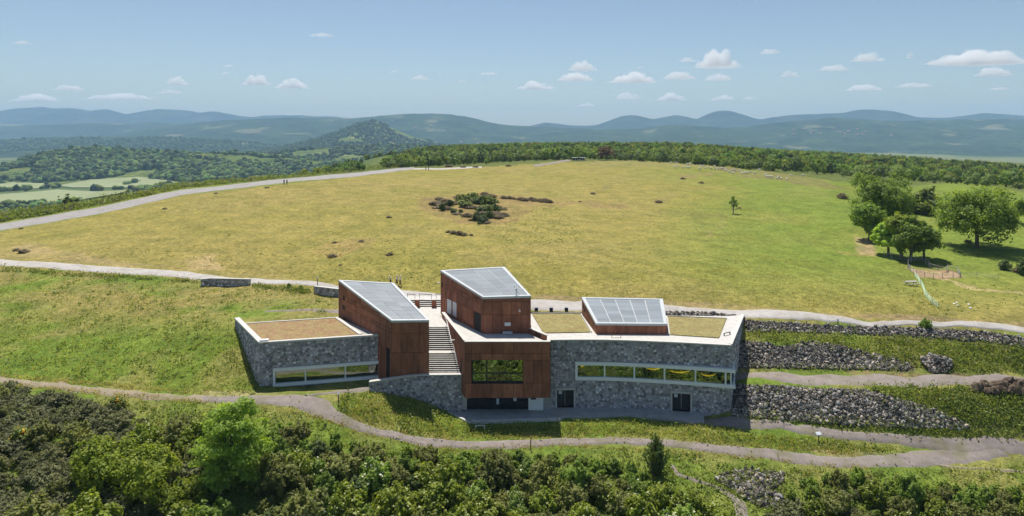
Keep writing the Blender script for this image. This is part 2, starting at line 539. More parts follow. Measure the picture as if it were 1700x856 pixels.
m_ground = bpy.data.materials.new('ground_cover')
N, L, b = nodes_of(m_ground)
a = N.new('ShaderNodeVertexColor'); a.layer_name = 'tint'
c = mul(N, L, a.outputs[0], ramp2(N, L, noise_node(N, L, 1.3, 6, .65), (.62, .66, .6), (1.36, 1.30, 1.25), .32, .68))
c = mul(N, L, c, ramp2(N, L, noise_node(N, L, .22, 4, .6), (.80, .84, .8), (1.17, 1.14, 1.1), .35, .65))
c = mul(N, L, c, ramp2(N, L, noise_node(N, L, 6.0, 3, .6), (.75, .78, .75), (1.22, 1.2, 1.2), .35, .65))
L.new(c, b.inputs['Base Color'])
b.inputs['Roughness'].default_value = 0.95
b.inputs['Specular IOR Level'].default_value = 0.05
bn = N.new('ShaderNodeBump'); bn.inputs['Strength'].default_value = 0.7; bn.inputs['Distance'].default_value = 0.25
L.new(noise_node(N, L, 1.7, 7, .65), bn.inputs['Height']); L.new(bn.outputs[0], b.inputs['Normal'])

nyg, nxg = gx.shape
ii = np.arange(nyg * nxg).reshape(nyg, nxg)
gf = np.stack([ii[:-1, :-1], ii[:-1, 1:], ii[1:, 1:], ii[1:, :-1]], -1).reshape(-1, 4)
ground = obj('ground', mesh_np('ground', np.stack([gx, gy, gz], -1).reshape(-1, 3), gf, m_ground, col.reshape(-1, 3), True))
tag(ground, 'grassy plateau and slope around the museum', None, None, 'structure')

# ------------------------------------------------------------------ hills and mountains beyond
def hill_mat(name, c1, c2, c3, s1, s2):
    m = bpy.data.materials.new(name)
    N, L, b = nodes_of(m)
    c = ramp2(N, L, noise_node(N, L, s1, 6, .62), c1, c2, .38, .62)
    f = ramp2(N, L, noise_node(N, L, s2, 3, .5), (0, 0, 0), (1, 1, 1), .60, .66)
    mx = N.new('ShaderNodeMix'); mx.data_type = 'RGBA'
    L.new(f, mx.inputs[0]); L.new(c, mx.inputs[6]); mx.inputs[7].default_value = (*c3, 1)
    c = mul(N, L, mx.outputs[2], ramp2(N, L, noise_node(N, L, s1 * 5, 5, .7), (.5, .5, .5), (1.5, 1.5, 1.4), .35, .65))
    L.new(c, b.inputs['Base Color'])
    b.inputs['Roughness'].default_value = 1.0
    b.inputs['Specular IOR Level'].default_value = 0.0
    bn = N.new('ShaderNodeBump'); bn.inputs['Strength'].default_value = 0.8; bn.inputs['Distance'].default_value = 0.12 / s1
    L.new(noise_node(N, L, s1 * 3, 6, .7), bn.inputs['Height']); L.new(bn.outputs[0], b.inputs['Normal'])
    return m

HILLS = {}
def hill(name, label, sky_line, Y0, front, back, zb, m, nx=220, ny=40, rough=0.0, spur=0.0, seed=1):
    xs = np.array([(p[0] - 850) / F * Y0 for p in sky_line]); zs = np.array([H - (p[1] - HY) / F * Y0 for p in sky_line])
    X = np.linspace(xs[0], xs[-1], nx)
    V = np.concatenate([np.linspace(-1, 0, int(ny * .72), endpoint=False), np.linspace(0, 1, ny - int(ny * .72))])
    hx, hv = np.meshgrid(X, V)
    hy = Y0 + np.where(hv < 0, hv * front, hv * back)
    # soften the polyline of the ridge
    def ridge(x): 
        w = (xs[-1] - xs[0]) / nx * 1.5
        return (np.interp(x, xs, zs) * 2 + np.interp(x - w, xs, zs) + np.interp(x + w, xs, zs)) / 4
    prof = np.where(hv < 0, (1 + hv) ** 1.25, (1 - hv) ** 1.2)
    wob = 1 + (fbm(hx / front * 2.2, hy / front * 2.2, 3, seed) - .5) * spur * np.sin(np.clip(-hv, 0, 1) * math.pi)
    hz = zb + (ridge(hx) - zb) * prof * wob
    hz = hz + (fbm(hx / (front * .05), hy / (front * .05), 3, seed + 5) - .5) * rough
    me = mesh_np(name, np.stack([hx, hy, hz], -1).reshape(-1, 3),
                 (lambda k: np.stack([k[:-1, :-1], k[:-1, 1:], k[1:, 1:], k[1:, :-1]], -1).reshape(-1, 4))(np.arange(ny * nx).reshape(ny, nx)), m, None, True)
    o = tag(obj(name, me), label, None, None, 'structure')
    HILLS[label] = (hx, hy, hz)
    return o
mh_far = hill_mat('far_mountain', (.028, .042, .03), (.05, .066, .042), (.075, .08, .055), .0011, .0008)
mh_mid = hill_mat('wooded_hill', (.020, .036, .020), (.048, .074, .034), (.15, .15, .085), .0045, .0032)
mh_near = hill_mat('near_hill', (.085, .12, .035), (.14, .17, .055), (.20, .21, .08), .012, .007)
hill('mountains', 'pale far mountain range on the left horizon', [(-160,190),(0,184),(30,180),(65,177),(90,180),(115,178),(150,183),(178,181),(210,189),(240,183),(265,180),(300,183),(330,186),(352,184),(385,190),(420,194),(440,191),(500,191),(560,194),(640,199),(720,212)],
     9600, 2600, 600, -220, mh_far, 320, 30, 25, .3, 2)
hill('mountains', 'chain of rounded blue volcanic domes on the right horizon', [(640,222),(740,213),(840,208),(880,209),(905,203),(920,204),(945,208),(985,208),(1005,202),(1030,193),(1045,191),(1060,192),(1085,198),(1100,194),(1125,190),(1145,195),(1156,198),(1172,190),(1190,184),(1205,183),(1220,185),(1240,192),(1262,198),(1300,192),(1330,190),(1400,187),(1425,182),(1445,181),(1480,184),(1505,189),(1528,195),(1580,195),(1610,190),(1640,187),(1690,191),(1760,195),(1860,198)],
     8000, 1900, 1500, -200, mh_far, 420, 34, 14, .3, 3)
hill('hills', 'flat blue wooded ridge under the left mountains', [(-160,206),(0,205),(60,207),(170,204),(250,203),(310,206),(400,212),(520,222)], 7000, 1700, 1200, -170, mh_mid, 260, 40, 14, .4, 4)
hill('hills', 'long blue wooded plateau behind the cone hill', [(-160,250),(0,240),(100,231),(200,222),(270,210),(330,203),(420,197),(480,195),(590,196),(630,192),(660,189),(690,188),(740,189),(765,191),(790,197),(830,206),(880,210),(950,212),(1010,216),(1100,226)],
     6300, 2400, 1500, -150, mh_mid, 380, 70, 14, .5, 5)
hill('hills', 'broad blue hillside with a village below the domes', [(820,232),(900,222),(960,216),(1060,213),(1120,207),(1200,211),(1240,210),(1290,203),(1330,200),(1380,195),(1420,198),(1500,200),(1560,199),(1640,198),(1700,197),(1880,197)],
     5600, 2900, 1500, -165, mh_mid, 380, 80, 16, .45, 6)
hill('hills', 'low wooded slope with pale fields left of the cone hill', [(-160,233),(0,231),(100,229),(240,227),(300,229),(380,233),(450,240),(560,250)], 4300, 1500, 900, -110, mh_mid, 240, 50, 10, .4, 7)
hill('hills', 'dark wooded cone hill in the middle distance', [(400,258),(440,252),(480,243),(530,229),(560,219),(585,209),(600,204),(612,201.5),(622,200.5),(634,205),(660,216),(690,228),(730,239),(770,246),(820,254)], 3600, 900, 700, -75, mh_near, 160, 50, 3, .2, 8)
hill('hills', 'ridge of dark conifers in front of the cone hill', [(340,280),(400,268),(440,258),(500,249),(560,245),(600,244),(650,243),(700,243),(750,247),(790,252),(850,260),(960,277)], 2300, 650, 500, -80, mh_near, 160, 50, 4, .3, 9)
hill('hills', 'wooded ridge above the pale crop fields on the left', [(-80,326),(-20,304),(20,285),(45,271),(70,258),(110,250),(150,246.5),(200,250),(300,254),(400,256),(460,260),(520,266),(600,276),(700,290)], 1750, 560, 450, -78, mh_near, 200, 60, 5, .35, 10)
# ------------------------------------------------------------------ museum materials
m_mortar = mat('stone_mortar', (.29, .275, .26), (.38, .36, .345), 4, .95, .4)
m_stone = mat('basalt_stone', (.72, .72, .74), (1.12, 1.10, 1.08), 5, .85, .6, 20, tint=True, fine=(13, .18))
m_corten = mat('rusted_steel', (.20, .077, .044), (.335, .135, .075), 1.1, .75, .15, 14, orand=.24, stretch=(2.2, 2.2, .5), spec=.2, fine=(7, .18))
m_corten2 = mat('rusted_steel_seam', (.05, .022, .014), (.08, .032, .02), 2, .8)
m_conc = mat('pale_concrete', (.44, .425, .395), (.55, .53, .49), 1.5, .85, .1, 20, fine=(9, .06))
m_paving = mat('concrete_paving', (.32, .31, .295), (.42, .41, .39), .9, .85, .15, 12, fine=(5, .10))
m_coping = mat('white_coping', (.50, .48, .44), (.58, .56, .52), 2, .7)
m_frame = mat('window_frame_white', (.72, .74, .72), (.80, .81, .79), 3, .5)
m_roofedge = mat('zinc_edge', (.44, .46, .47), (.52, .54, .54), 3, .45, spec=.4)
m_roofpan = mat('roof_panel_glass', (.155, .18, .20), (.22, .245, .265), .8, .48, orand=.16, spec=.45, stretch=(.5, 6, 1))
m_sedum = mat('sedum_roof', (.27, .165, .088), (.285, .215, .095), .9, .95, .9, 9, fine=(4, .28), p=(.36, .62))
m_sedum2 = mat('sedum_roof_green', (.235, .185, .075), (.28, .245, .095), .9, .95, .9, 9, fine=(4, .25), p=(.36, .62))
m_dark = mat('dark_opening', (.012, .012, .014), (.02, .02, .022), 3, .6)
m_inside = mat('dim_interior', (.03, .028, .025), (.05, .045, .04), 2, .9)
m_steel = mat('brushed_steel', (.5, .5, .5), (.6, .6, .6), 5, .35, metal=.8)
m_blacksteel = mat('black_steel', (.03, .03, .032), (.045, .045, .048), 5, .5)
m_whitepaint = mat('white_paint', (.74, .74, .72), (.80, .80, .78), 4, .5)
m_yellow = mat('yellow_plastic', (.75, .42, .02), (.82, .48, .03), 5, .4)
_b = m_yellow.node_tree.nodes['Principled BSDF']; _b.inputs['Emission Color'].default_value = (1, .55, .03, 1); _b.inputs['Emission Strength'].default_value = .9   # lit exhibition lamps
m_bluish = mat('pale_blind', (.55, .60, .63), (.62, .67, .70), 3, .5)

def glass_mat(name, refl, tintc):
    m = bpy.data.materials.new(name)
    m.use_nodes = True
    N, L = m.node_tree.nodes, m.node_tree.links
    N.remove(N['Principled BSDF'])
    g = N.new('ShaderNodeBsdfGlossy'); g.inputs['Roughness'].default_value = 0.02
    g.inputs['Color'].default_value = (.85, .92, .88, 1)
    t = N.new('ShaderNodeBsdfTransparent'); t.inputs['Color'].default_value = (*tintc, 1)
    ms = N.new('ShaderNodeMixShader'); ms.inputs[0].default_value = refl
    L.new(t.outputs[0], ms.inputs[1]); L.new(g.outputs[0], ms.inputs[2])
    L.new(ms.outputs[0], N['Material Output'].inputs['Surface'])
    return m
m_glass = glass_mat('reflective_glass', .27, (.62, .72, .68))
m_glass_dark = glass_mat('dark_glass', .12, (.25, .3, .32))

class Wall:
    """a wall line in plan; s runs along it, d outward (to the right of the direction)"""
    def __init__(self, pts):
        self.p = np.array([p[:2] for p in pts], float)
        seg = np.diff(self.p, axis=0)
        self.s = np.concatenate([[0], np.cumsum(np.hypot(seg[:, 0], seg[:, 1]))])
        self.L = self.s[-1]
    def at(self, s, d=0.0):
        k = int(np.clip(np.searchsorted(self.s, s) - 1, 0, len(self.p) - 2))
        a, b = self.p[k], self.p[k + 1]
        t = (b - a) / np.hypot(*(b - a))
        q = a + t * (s - self.s[k])
        return (q[0] + t[1] * d, q[1] - t[0] * d)
    def s_of(self, px):
        """distance along the wall at which it crosses a sight line"""
        r = (px - 850) / F
        ss = np.linspace(-1, self.L + 1, 1200)
        v = [abs((lambda q: q[0] / q[1] - r)(self.at(x))) for x in ss]
        return float(ss[int(np.argmin(v))])
    def slab(self, mb, s0, s1, z0, z1, d0, d1):
        br = [s0] + [x for x in self.s if s0 + .01 < x < s1 - .01] + [s1]
        for a, b in zip(br, br[1:]):
            q = [self.at(a, d1), self.at(b, d1), self.at(b, d0), self.at(a, d0)]
            if isinstance(z0, (tuple, list)):
                f = lambda x: z0[0] + (z0[1] - z0[0]) * (x - s0) / (s1 - s0)
                za = [f(a), f(b), f(b), f(a)]
            else: za = z0
            mb.prism(q, za, z1)

def wall_with_holes(name, w, z0, z1, holes, th, m, parent, top=None):
    mb = MB()
    br = sorted(set([0.0, w.L] + [h[0] for h in holes] + [h[1] for h in holes]))
    br = [b for b in br if 0 <= b <= w.L]
    for a, b in zip(br, br[1:]):
        mid = (a + b) / 2
        cuts = sorted([(h[2], h[3]) for h in holes if h[0] <= mid <= h[1]])
        lo = z0
        for c0, c1 in cuts:
            if c0 > lo: w.slab(mb, a, b, lo, c0, -th, 0)
            lo = c1
        if lo < z1: w.slab(mb, a, b, lo, z1, -th, 0)
    return mb.build(name, m, parent)

STONES = []
def clip(poly, nx, ny, c):
    out = []
    for i in range(len(poly)):
        p, q = poly[i], poly[(i + 1) % len(poly)]
        dp, dq = nx * p[0] + ny * p[1] - c, nx * q[0] + ny * q[1] - c
        if dp <= 0: out.append(p)
        if (dp < 0) != (dq < 0) and abs(dp - dq) > 1e-9:
            t = dp / (dp - dq)
            out.append((p[0] + (q[0] - p[0]) * t, p[1] + (q[1] - p[1]) * t))
    return out

def stone_facing(parent, w, zlo, ztop, holes, cell, seed, s0=0.0, s1=None):
    """irregular rubble facing, every stone a raised polygon of its own"""
    r = np.random.default_rng(seed)
    s1 = w.L if s1 is None else s1
    pts = []
    z = -1.0
    row = 0
    while z < ztop + 1:
        hgt = cell * r.uniform(.62, .95)
        s = s0 - r.uniform(0, cell)
        while s < s1 + cell:
            wd = cell * r.uniform(.7, 1.55)
            pts.append((s + wd / 2, z + hgt * r.uniform(.2, .8)))
            s += wd
        z += hgt
    P = np.array(pts)
    for k, (a, b) in enumerate(pts):
        if a < s0 or a > s1 or b > ztop or b < zlo(a) - .25: continue
        if any(h[0] < a < h[1] and h[2] < b < h[3] for h in holes): continue
        d2 = (P[:, 0] - a) ** 2 + (P[:, 1] - b) ** 2
        near = np.argsort(d2)[1:18]
        R = cell * 1.1
        poly = [(a - R, b - R), (a + R, b - R), (a + R, b + R), (a - R, b + R)]
        for j in near:
            nx, ny = P[j, 0] - a, P[j, 1] - b
            c = (P[j, 0] ** 2 - a * a + P[j, 1] ** 2 - b * b) / 2
            poly = clip(poly, nx, ny, c)
            if len(poly) < 3: break
        for nx, ny, c in ((-1, 0, -s0), (1, 0, s1), (0, 1, ztop)):
            poly = clip(poly, nx, ny, c) if len(poly) > 2 else poly
        for h in holes:
            if len(poly) < 3: break
            xs = [p[0] for p in poly]; ys = [p[1] for p in poly]
            if max(xs) > h[0] and min(xs) < h[1] and max(ys) > h[2] and min(ys) < h[3]:
                o = max(((h[0] - a), 0), ((a - h[1]), 1), ((h[2] - b), 2), ((b - h[3]), 3))[1]
                poly = clip(poly, *[(1, 0, h[0]), (-1, 0, -h[1]), (0, 1, h[2]), (0, -1, -h[3])][o])
        if len(poly) < 3: continue
        area = abs(sum(poly[i][0] * poly[(i + 1) % len(poly)][1] - poly[(i + 1) % len(poly)][0] * poly[i][1] for i in range(len(poly)))) / 2
        if area < .015: continue
        cx_ = sum(p[0] for p in poly) / len(poly); cy_ = sum(p[1] for p in poly) / len(poly)
        rad = math.sqrt(area / math.pi)
        g1 = 1 - .022 / rad; g2 = g1 - .05 / rad
        d = r.uniform(.03, .085)
        tilt = (r.uniform(-.06, .06), r.uniform(-.06, .06))
        v = []
        for g, dep in ((g1, -.01), (g2, d)):
            for p in poly:
                ps, pz = cx_ + (p[0] - cx_) * g, cy_ + (p[1] - cy_) * g
                dd = dep + (tilt[0] * (ps - cx_) + tilt[1] * (pz - cy_) if dep > 0 else 0)
                x, y = w.at(ps, dd)
                v.append((x, y, pz))
        n = len(poly)
        if sum(poly[i][0] * poly[(i + 1) % n][1] - poly[(i + 1) % n][0] * poly[i][1] for i in range(n)) < 0:
            ring = list(range(n))[::-1]
        else:
            ring = list(range(n))
        f = [tuple(n + i for i in ring)]
        for q in range(n):
            i, j = ring[q], ring[(q + 1) % n]
            f.append((i, j, n + j, n + i))
        base = r.choice([.22, .34, .45, .56, .74], p=[.16, .26, .28, .20, .10]) * r.uniform(.85, 1.15)
        hue = r.choice(3, p=[.5, .3, .2])
        t = [(base, base * .98, base * 1.05), (base * 1.06, base * .96, base * 1.0), (base * 1.04, base * 1.0, base * .95)][hue]
        STONES.append((area, parent, v, f, t))

def flush_stones(limit):
    """the largest stones become objects of their own, the rest is joined per wall"""
    order = sorted(range(len(STONES)), key=lambda k: -STONES[k][0])
    rest = {}
    for rank, k in enumerate(order):
        area, parent, v, f, t = STONES[k]
        if rank < limit:
            mb = MB(); mb.v = v; mb.f = f; mb.t = [t] * len(v)
            mb.build('stone', m_stone, parent)
        else:
            rest.setdefault(parent, []).append((v, f, t))
    for parent, L_ in rest.items():
        mb = MB()
        for v, f, t in L_:
            i = len(mb.v)
            mb.v += v; mb.t += [t] * len(v)
            mb.f += [tuple(q + i for q in x) for x in f]
        tag(mb.build('stone_facing', m_stone, parent), kind='stuff')
    STONES.clear()

def panel_wall(parent, w, zbot, ztop, sbr, zbr, holes=(), name='steel_panel', m=None, proud=.05, gap=.02):
    """rusted sheets; zbot / ztop functions of s, zbr heights of the horizontal joints"""
    for a, b in zip(sbr, sbr[1:]):
        for lo, hi in zip(zbr, zbr[1:]):
            za0, za1 = max(lo, zbot(a)), min(hi, ztop(a))
            zb0, zb1 = max(lo, zbot(b)), min(hi, ztop(b))
            if za1 - za0 < .03 and zb1 - zb0 < .03: continue
            za1 = max(za1, za0 + .002); zb1 = max(zb1, zb0 + .002)
            mid, zm = (a + b) / 2, (max(lo, zbot(a)) + min(hi, (ztop(a) + ztop(b)) / 2)) / 2
            if any(h[0] - .01 <= mid <= h[1] + .01 and h[2] - .01 <= zm <= h[3] + .01 for h in holes): continue
            mb = MB()
            p = proud + random.uniform(-.006, .006)
            q = [w.at(a + gap, p), w.at(b - gap, p), w.at(b - gap, 0), w.at(a + gap, 0)]
            mb.prism(q, [za0 + gap, zb0 + gap, zb0 + gap, za0 + gap], [za1 - gap, zb1 - gap, zb1 - gap, za1 - gap])
            mb.build(name, m or m_corten, parent)

def sloped_roof(parent, quad, cols, rows, edge=.32):
    """mono-pitch roof: pale edge strip, then glazed panels in columns (quad = FL, FR, BR, BL)"""
    FL, FR, BR, BL = [Vector(q) for q in quad]
    def at(u, v, dz=0.0):
        q = (FL * (1 - u) + FR * u) * (1 - v) + (BL * (1 - u) + BR * u) * v
        return (q.x, q.y, q.z + dz)
    wf, wb, dl = (FR - FL).length, (BR - BL).length, (BL - FL).length
    eu, ev = edge / ((wf + wb) / 2), edge / dl
    def slab(mb, u0, u1, v0, v1, z0, z1):
        q = [(u0, v0), (u1, v0), (u1, v1), (u0, v1)]
        P = [at(u, v) for u, v in q]
        mb.prism([p[:2] for p in P], [p[2] + z0 for p in P], [p[2] + z1 for p in P])
    mb = MB()
    slab(mb, eu * .9, 1 - eu * .9, ev * .9, 1 - ev * .9, -.02, .05)
    mb.build('roof_deck', m_roofedge, parent)
    for u0, u1, v0, v1 in ((-.008, 1.008, -.006, ev), (-.008, 1.008, 1 - ev, 1.006), (-.008, eu, ev, 1 - ev), (1 - eu, 1.008, ev, 1 - ev)):
        mb = MB(); slab(mb, u0, u1, v0, v1, -.12, .14)
        mb.build('roof_edge', m_roofedge, parent)
    for i in range(cols):
        for j in range(rows):
            u0 = eu + (1 - 2 * eu) * i / cols; u1 = eu + (1 - 2 * eu) * (i + 1) / cols
            v0 = ev + (1 - 2 * ev) * j / rows; v1 = ev + (1 - 2 * ev) * (j + 1) / rows
            mb = MB(); slab(mb, u0 + .055 / wb, u1 - .055 / wb, v0 + .012 / dl, v1 - .012 / dl, .052, .085)
            mb.build('roof_panel', m_roofpan, parent)
    return at

museum = empty('museum')
tag(museum, 'museum of grey stone wings and rusted steel blocks with sloping glazed roofs', 'museum')
def part(name): return empty(name, parent=museum)

# ---------------------------------------------------------------- right stone wing
rw = part('stone_wing')
fr_pts = [Wz(px, py, 8.2)[:2] for px, py in ((913.6,563.5),(940,563.0),(970,562.8),(1000,563.0),(1040,563.9),(1085,565.7),(1130,567.6),(1170,569.7),(1213.8,572.2))]
fr_pts = [(x, y) for x, y in fr_pts]
RB, RC = fr_pts[-1], (31.7, 92.9)
wf = Wall(fr_pts); wr = Wall([RB, RC])
ZW0, ZW1 = 3.68, 5.12
s_l = wf.s_of(955.0)
side_len = 2.6
doors = []
for a, b in ((924.6, 952.6), (1116.2, 1146.2)):
    doors.append((wf.s_of(a), wf.s_of(b), -.6, 2.12))
holes_f = [(s_l + .3, wf.L, ZW0, ZW1)] + [(d[0], d[1], 0.02, 2.12) for d in doors]
wall_with_holes('wall', wf, -.8, 8.0, holes_f, .55, m_mortar, rw)
wall_with_holes('wall', wr, -.8, 8.0, [(0, side_len - .3, ZW0, ZW1)], .55, m_mortar, rw)
inset = [wf.at(s, -.56) for s in np.linspace(0, wf.L - .6, 9)]
rc_in = wr.at(wr.L, -.56)
mb = MB()
mb.prism(inset + [wr.at(.8, -.56), rc_in, (28.3, 92.3), (20.6, 92.6), (20.3, 93.5), (2.4, 93.6), (2.5, 84.8), (4.7, 82.1)], -.8, 7.9)
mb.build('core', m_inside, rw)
mb = MB()
mb.prism([wf.at(s, .0) for s in np.linspace(0, wf.L, 9)] + [RC, (28.5, 92.35), (20.8, 92.7), (20.4, 93.6), (2.4, 93.7), (2.5, 84.7), (4.5, 82)], 8.003, 8.06)
mb.build('roof_walkway', m_conc, rw)
mb = MB()
wf.slab(mb, 0, wf.L - .01, 8.064, 8.20, -.26, .10)
mb.build('coping', m_coping, rw)
mb = MB()
wr.slab(mb, .35, wr.L, 8.064, 8.22, -.34, .10)
mb.build('coping', m_coping, rw)
for q in ([(2.75,93.2),(9.3,93.2),(9.75,84.75),(3.9,84.4)], [(21.1,91.9),(28.6,90.7),(25.1,82.4),(19.5,83.7)]):
    mb = MB(); mb.prism(q, 8.05, 8.17); mb.build('sedum_bed', m_sedum2, rw)
for a, b in (((2.75,93.35),(9.4,93.35)), ((9.45,93.2),(9.9,84.7)), ((21.0,92.05),(28.75,90.85)), ((20.95,91.9),(19.35,83.6))):
    mb = MB(); mb.wallbox(a, b, 8.05, 8.26, -.05, .05); mb.build('bed_edging', m_coping, rw)
stone_facing(rw, wf, lambda s: -.3, 8.0, [(s_l - .02, wf.L + 1, 3.28, 5.52)] + [(d[0] - .2, d[1] + .2, -1, 2.42) for d in doors], .345, 101)
stone_facing(rw, wr, lambda s: -.3 + s * .52, 8.0, [(-1, side_len, 3.28, 5.52)], .36, 102)
# ribbon window that steps out of the wall and turns the corner
def proud(s): return .12 + .43 * np.clip((s - s_l) / (wf.L - s_l), 0, 1) ** 1.3
path = []                                   # (inner, outer, glass) plan points along the ribbon
ss = list(np.linspace(s_l, wf.L - .05, 12))
for s in ss: path.append((wf.at(s, -.35), wf.at(s, proud(s)), s))
o1 = wf.at(wf.L, proud(wf.L)); cdir = (np.array(wr.at(0, .42)) - np.array(wr.at(0, 0)))
corner = (o1[0] + cdir[0], o1[1] + cdir[1])
path.append((wf.at(wf.L - .3, -.35), corner, None))
for t in (.9, 1.8, side_len): path.append((wr.at(t, -.35), wr.at(t, .42 - .30 * t / side_len), None))
for z0, z1 in ((3.30, 3.70), (5.10, 5.50)):
    mb = MB()
    for (i0, o0, _), (i1, o1_, _) in zip(path, path[1:]): mb.prism([o0, o1_, i1, i0], z0, z1)
    mb.build('window_frame', m_frame, rw)
mb = MB(); wf.slab(mb, s_l, s_l + .28, 3.703, 5.097, -.35, .115); mb.build('window_frame', m_frame, rw)
mb = MB(); wr.slab(mb, side_len - .24, side_len, 3.703, 5.097, -.35, .13); mb.build('window_frame', m_frame, rw)
bays = [wf.s_of(px) for px in (960.2, 1003.8, 1052.9, 1103, 1154, 1204, 1211.5)]
bays[0] = s_l + .24; bays[-1] = wf.L - .05
for a, b in zip(bays, bays[1:]):
    mb = MB()
    q = [wf.at(a + .06, proud(a) - .20), wf.at(b - .06, proud(b) - .20), wf.at(b - .06, proud(b) - .24), wf.at(a + .06, proud(a) - .24)]
    mb.prism(q, 3.705, 5.095); mb.build('window_pane', m_glass, rw)
for b in bays[1:]:
    mb = MB(); wf.slab(mb, b - .09, b + .09 if b < wf.L - .2 else wf.L, 3.703, 5.097, -.1, proud(b) - .08); mb.build('mullion', m_frame, rw)
mb = MB(); mb.prism([wr.at(.15, .22), wr.at(side_len - .26, .05), wr.at(side_len - .26, .01), wr.at(.15, .18)], 3.705, 5.095); mb.build('window_pane', m_glass, rw)
# yellow curved lamps hanging just behind the glass
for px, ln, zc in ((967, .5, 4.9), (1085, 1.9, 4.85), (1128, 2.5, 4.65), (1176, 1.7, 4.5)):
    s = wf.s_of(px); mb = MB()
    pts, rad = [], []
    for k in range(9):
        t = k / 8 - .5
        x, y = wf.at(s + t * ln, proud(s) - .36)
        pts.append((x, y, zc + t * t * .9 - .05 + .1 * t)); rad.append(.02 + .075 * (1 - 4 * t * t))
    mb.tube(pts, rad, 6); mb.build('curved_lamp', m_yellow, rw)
for d in doors:
    mb = MB(); wf.slab(mb, d[0] + .03, d[1] - .03, -.02, 2.10, -.45, -.40); o = mb.build('door', m_blacksteel, rw)
    mb = MB(); wf.slab(mb, d[0] - .2, d[1] + .2, 2.125, 2.36, -.1, .09); mb.build('lintel', m_conc, rw)
    for a in (d[0] - .2, d[1]):
        mb = MB(); wf.slab(mb, a, a + .2, -.3, 2.12, -.1, .06); mb.build('jamb', m_conc, rw)
    mb = MB(); wf.slab(mb, d[0] + .25, d[0] + .65, 1.5, 1.9, -.396, -.37); mb.build('door_sign', m_bluish, rw)
    mb = MB(); wf.slab(mb, (d[0] + d[1]) / 2 - .02, (d[0] + d[1]) / 2 + .02, -.02, 2.1, -.396, -.38); mb.build('door_joint', m_steel, rw)

# ---------------------------------------------------------------- left stone wing
lw = part('stone_wing')
LA, LB, LC = (-37.1, 91.0), (-29.9, 80.4), (-16.25, 83.55)
wl_side = Wall([LA, LB]); wl_front = Wall([LB, LC])
sa, sb = wl_front.s_of(453.5), wl_front.s_of(635)
hole = (sa + .2, sb - .2, 3.16, 4.68)
wall_with_holes('wall', wl_front, 1.5, 8.0, [hole], .55, m_mortar, lw)
wall_with_holes('wall', wl_side, 1.5, 8.0, [], .55, m_mortar, lw)
stone_facing(lw, wl_front, lambda s: 2.5, 8.0, [(sa - .02, sb + .02, 2.80, 5.04)], .345, 103)
stone_facing(lw, wl_side, lambda s: 6.9 - s * .3, 8.0, [], .36, 104)
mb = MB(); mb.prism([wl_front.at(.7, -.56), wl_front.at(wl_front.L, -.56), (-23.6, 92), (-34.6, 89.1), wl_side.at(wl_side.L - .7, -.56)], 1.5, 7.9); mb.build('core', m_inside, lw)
mb = MB(); mb.prism([wl_front.at(.2, -.1), wl_front.at(wl_front.L, -.1), (-23.7, 92.1), (-35.2, 89.2)], 7.905, 8.02); mb.build('roof_walkway', m_paving, lw)
def inner(a, b, k): return tuple(np.array(a) * (1 - k) + np.array(b) * k)
bed = [Wz(437, 569.5, 8.1)[:2], Wz(596, 556.0, 8.1)[:2], Wz(556, 528.0, 8.1)[:2], Wz(409, 537.5, 8.1)[:2]]
mb = MB(); mb.prism(bed, 8.024, 8.12); mb.build('sedum_bed', m_sedum, lw)
mb = MB(); mb.wallbox(bed[1], bed[2], 8.024, 8.24, -.02, .42); mb.build('bed_edging', m_coping, lw)
mb = MB(); mb.wallbox(bed[2], bed[3], 8.024, 8.2, .0, .25); mb.build('bed_edging', m_coping, lw)
mb = MB(); wl_front.slab(mb, 0, wl_front.L, 8.003, 8.22, -.34, .10); mb.build('coping', m_coping, lw)
mb = MB(); wl_side.slab(mb, 0, wl_side.L - .12, 8.003, 8.22, -.55, .08); mb.build('coping', m_coping, lw)
for z0, z1 in ((2.82, 3.18), (4.66, 5.02)):
    mb = MB(); wl_front.slab(mb, sa, sb, z0, z1, -.35, .20); mb.build('window_frame', m_frame, lw)
for a, b in ((sa, sa + .26), (sb - .26, sb)):
    mb = MB(); wl_front.slab(mb, a, b, 3.183, 4.657, -.35, .20); mb.build('window_frame', m_frame, lw)
lb = [sa + .26, wl_front.s_of(507.2), wl_front.s_of(573.4), sb - .26]
for a, b in zip(lb, lb[1:]):
    mb = MB(); wl_front.slab(mb, a + .05, b - .05, 3.185, 4.655, -.06, -.02); mb.build('window_pane', m_glass, lw)
for b in lb[1:-1]:
    mb = MB(); wl_front.slab(mb, b - .08, b + .08, 3.183, 4.657, -.1, .14); mb.build('mullion', m_frame, lw)
mb = MB(); q = Wz(438.5, 566, 8.2); mb.box((q[0], q[1], 8.3), (1.0, .5, .22), .25); mb.build('roof_hatch', m_whitepaint, lw)

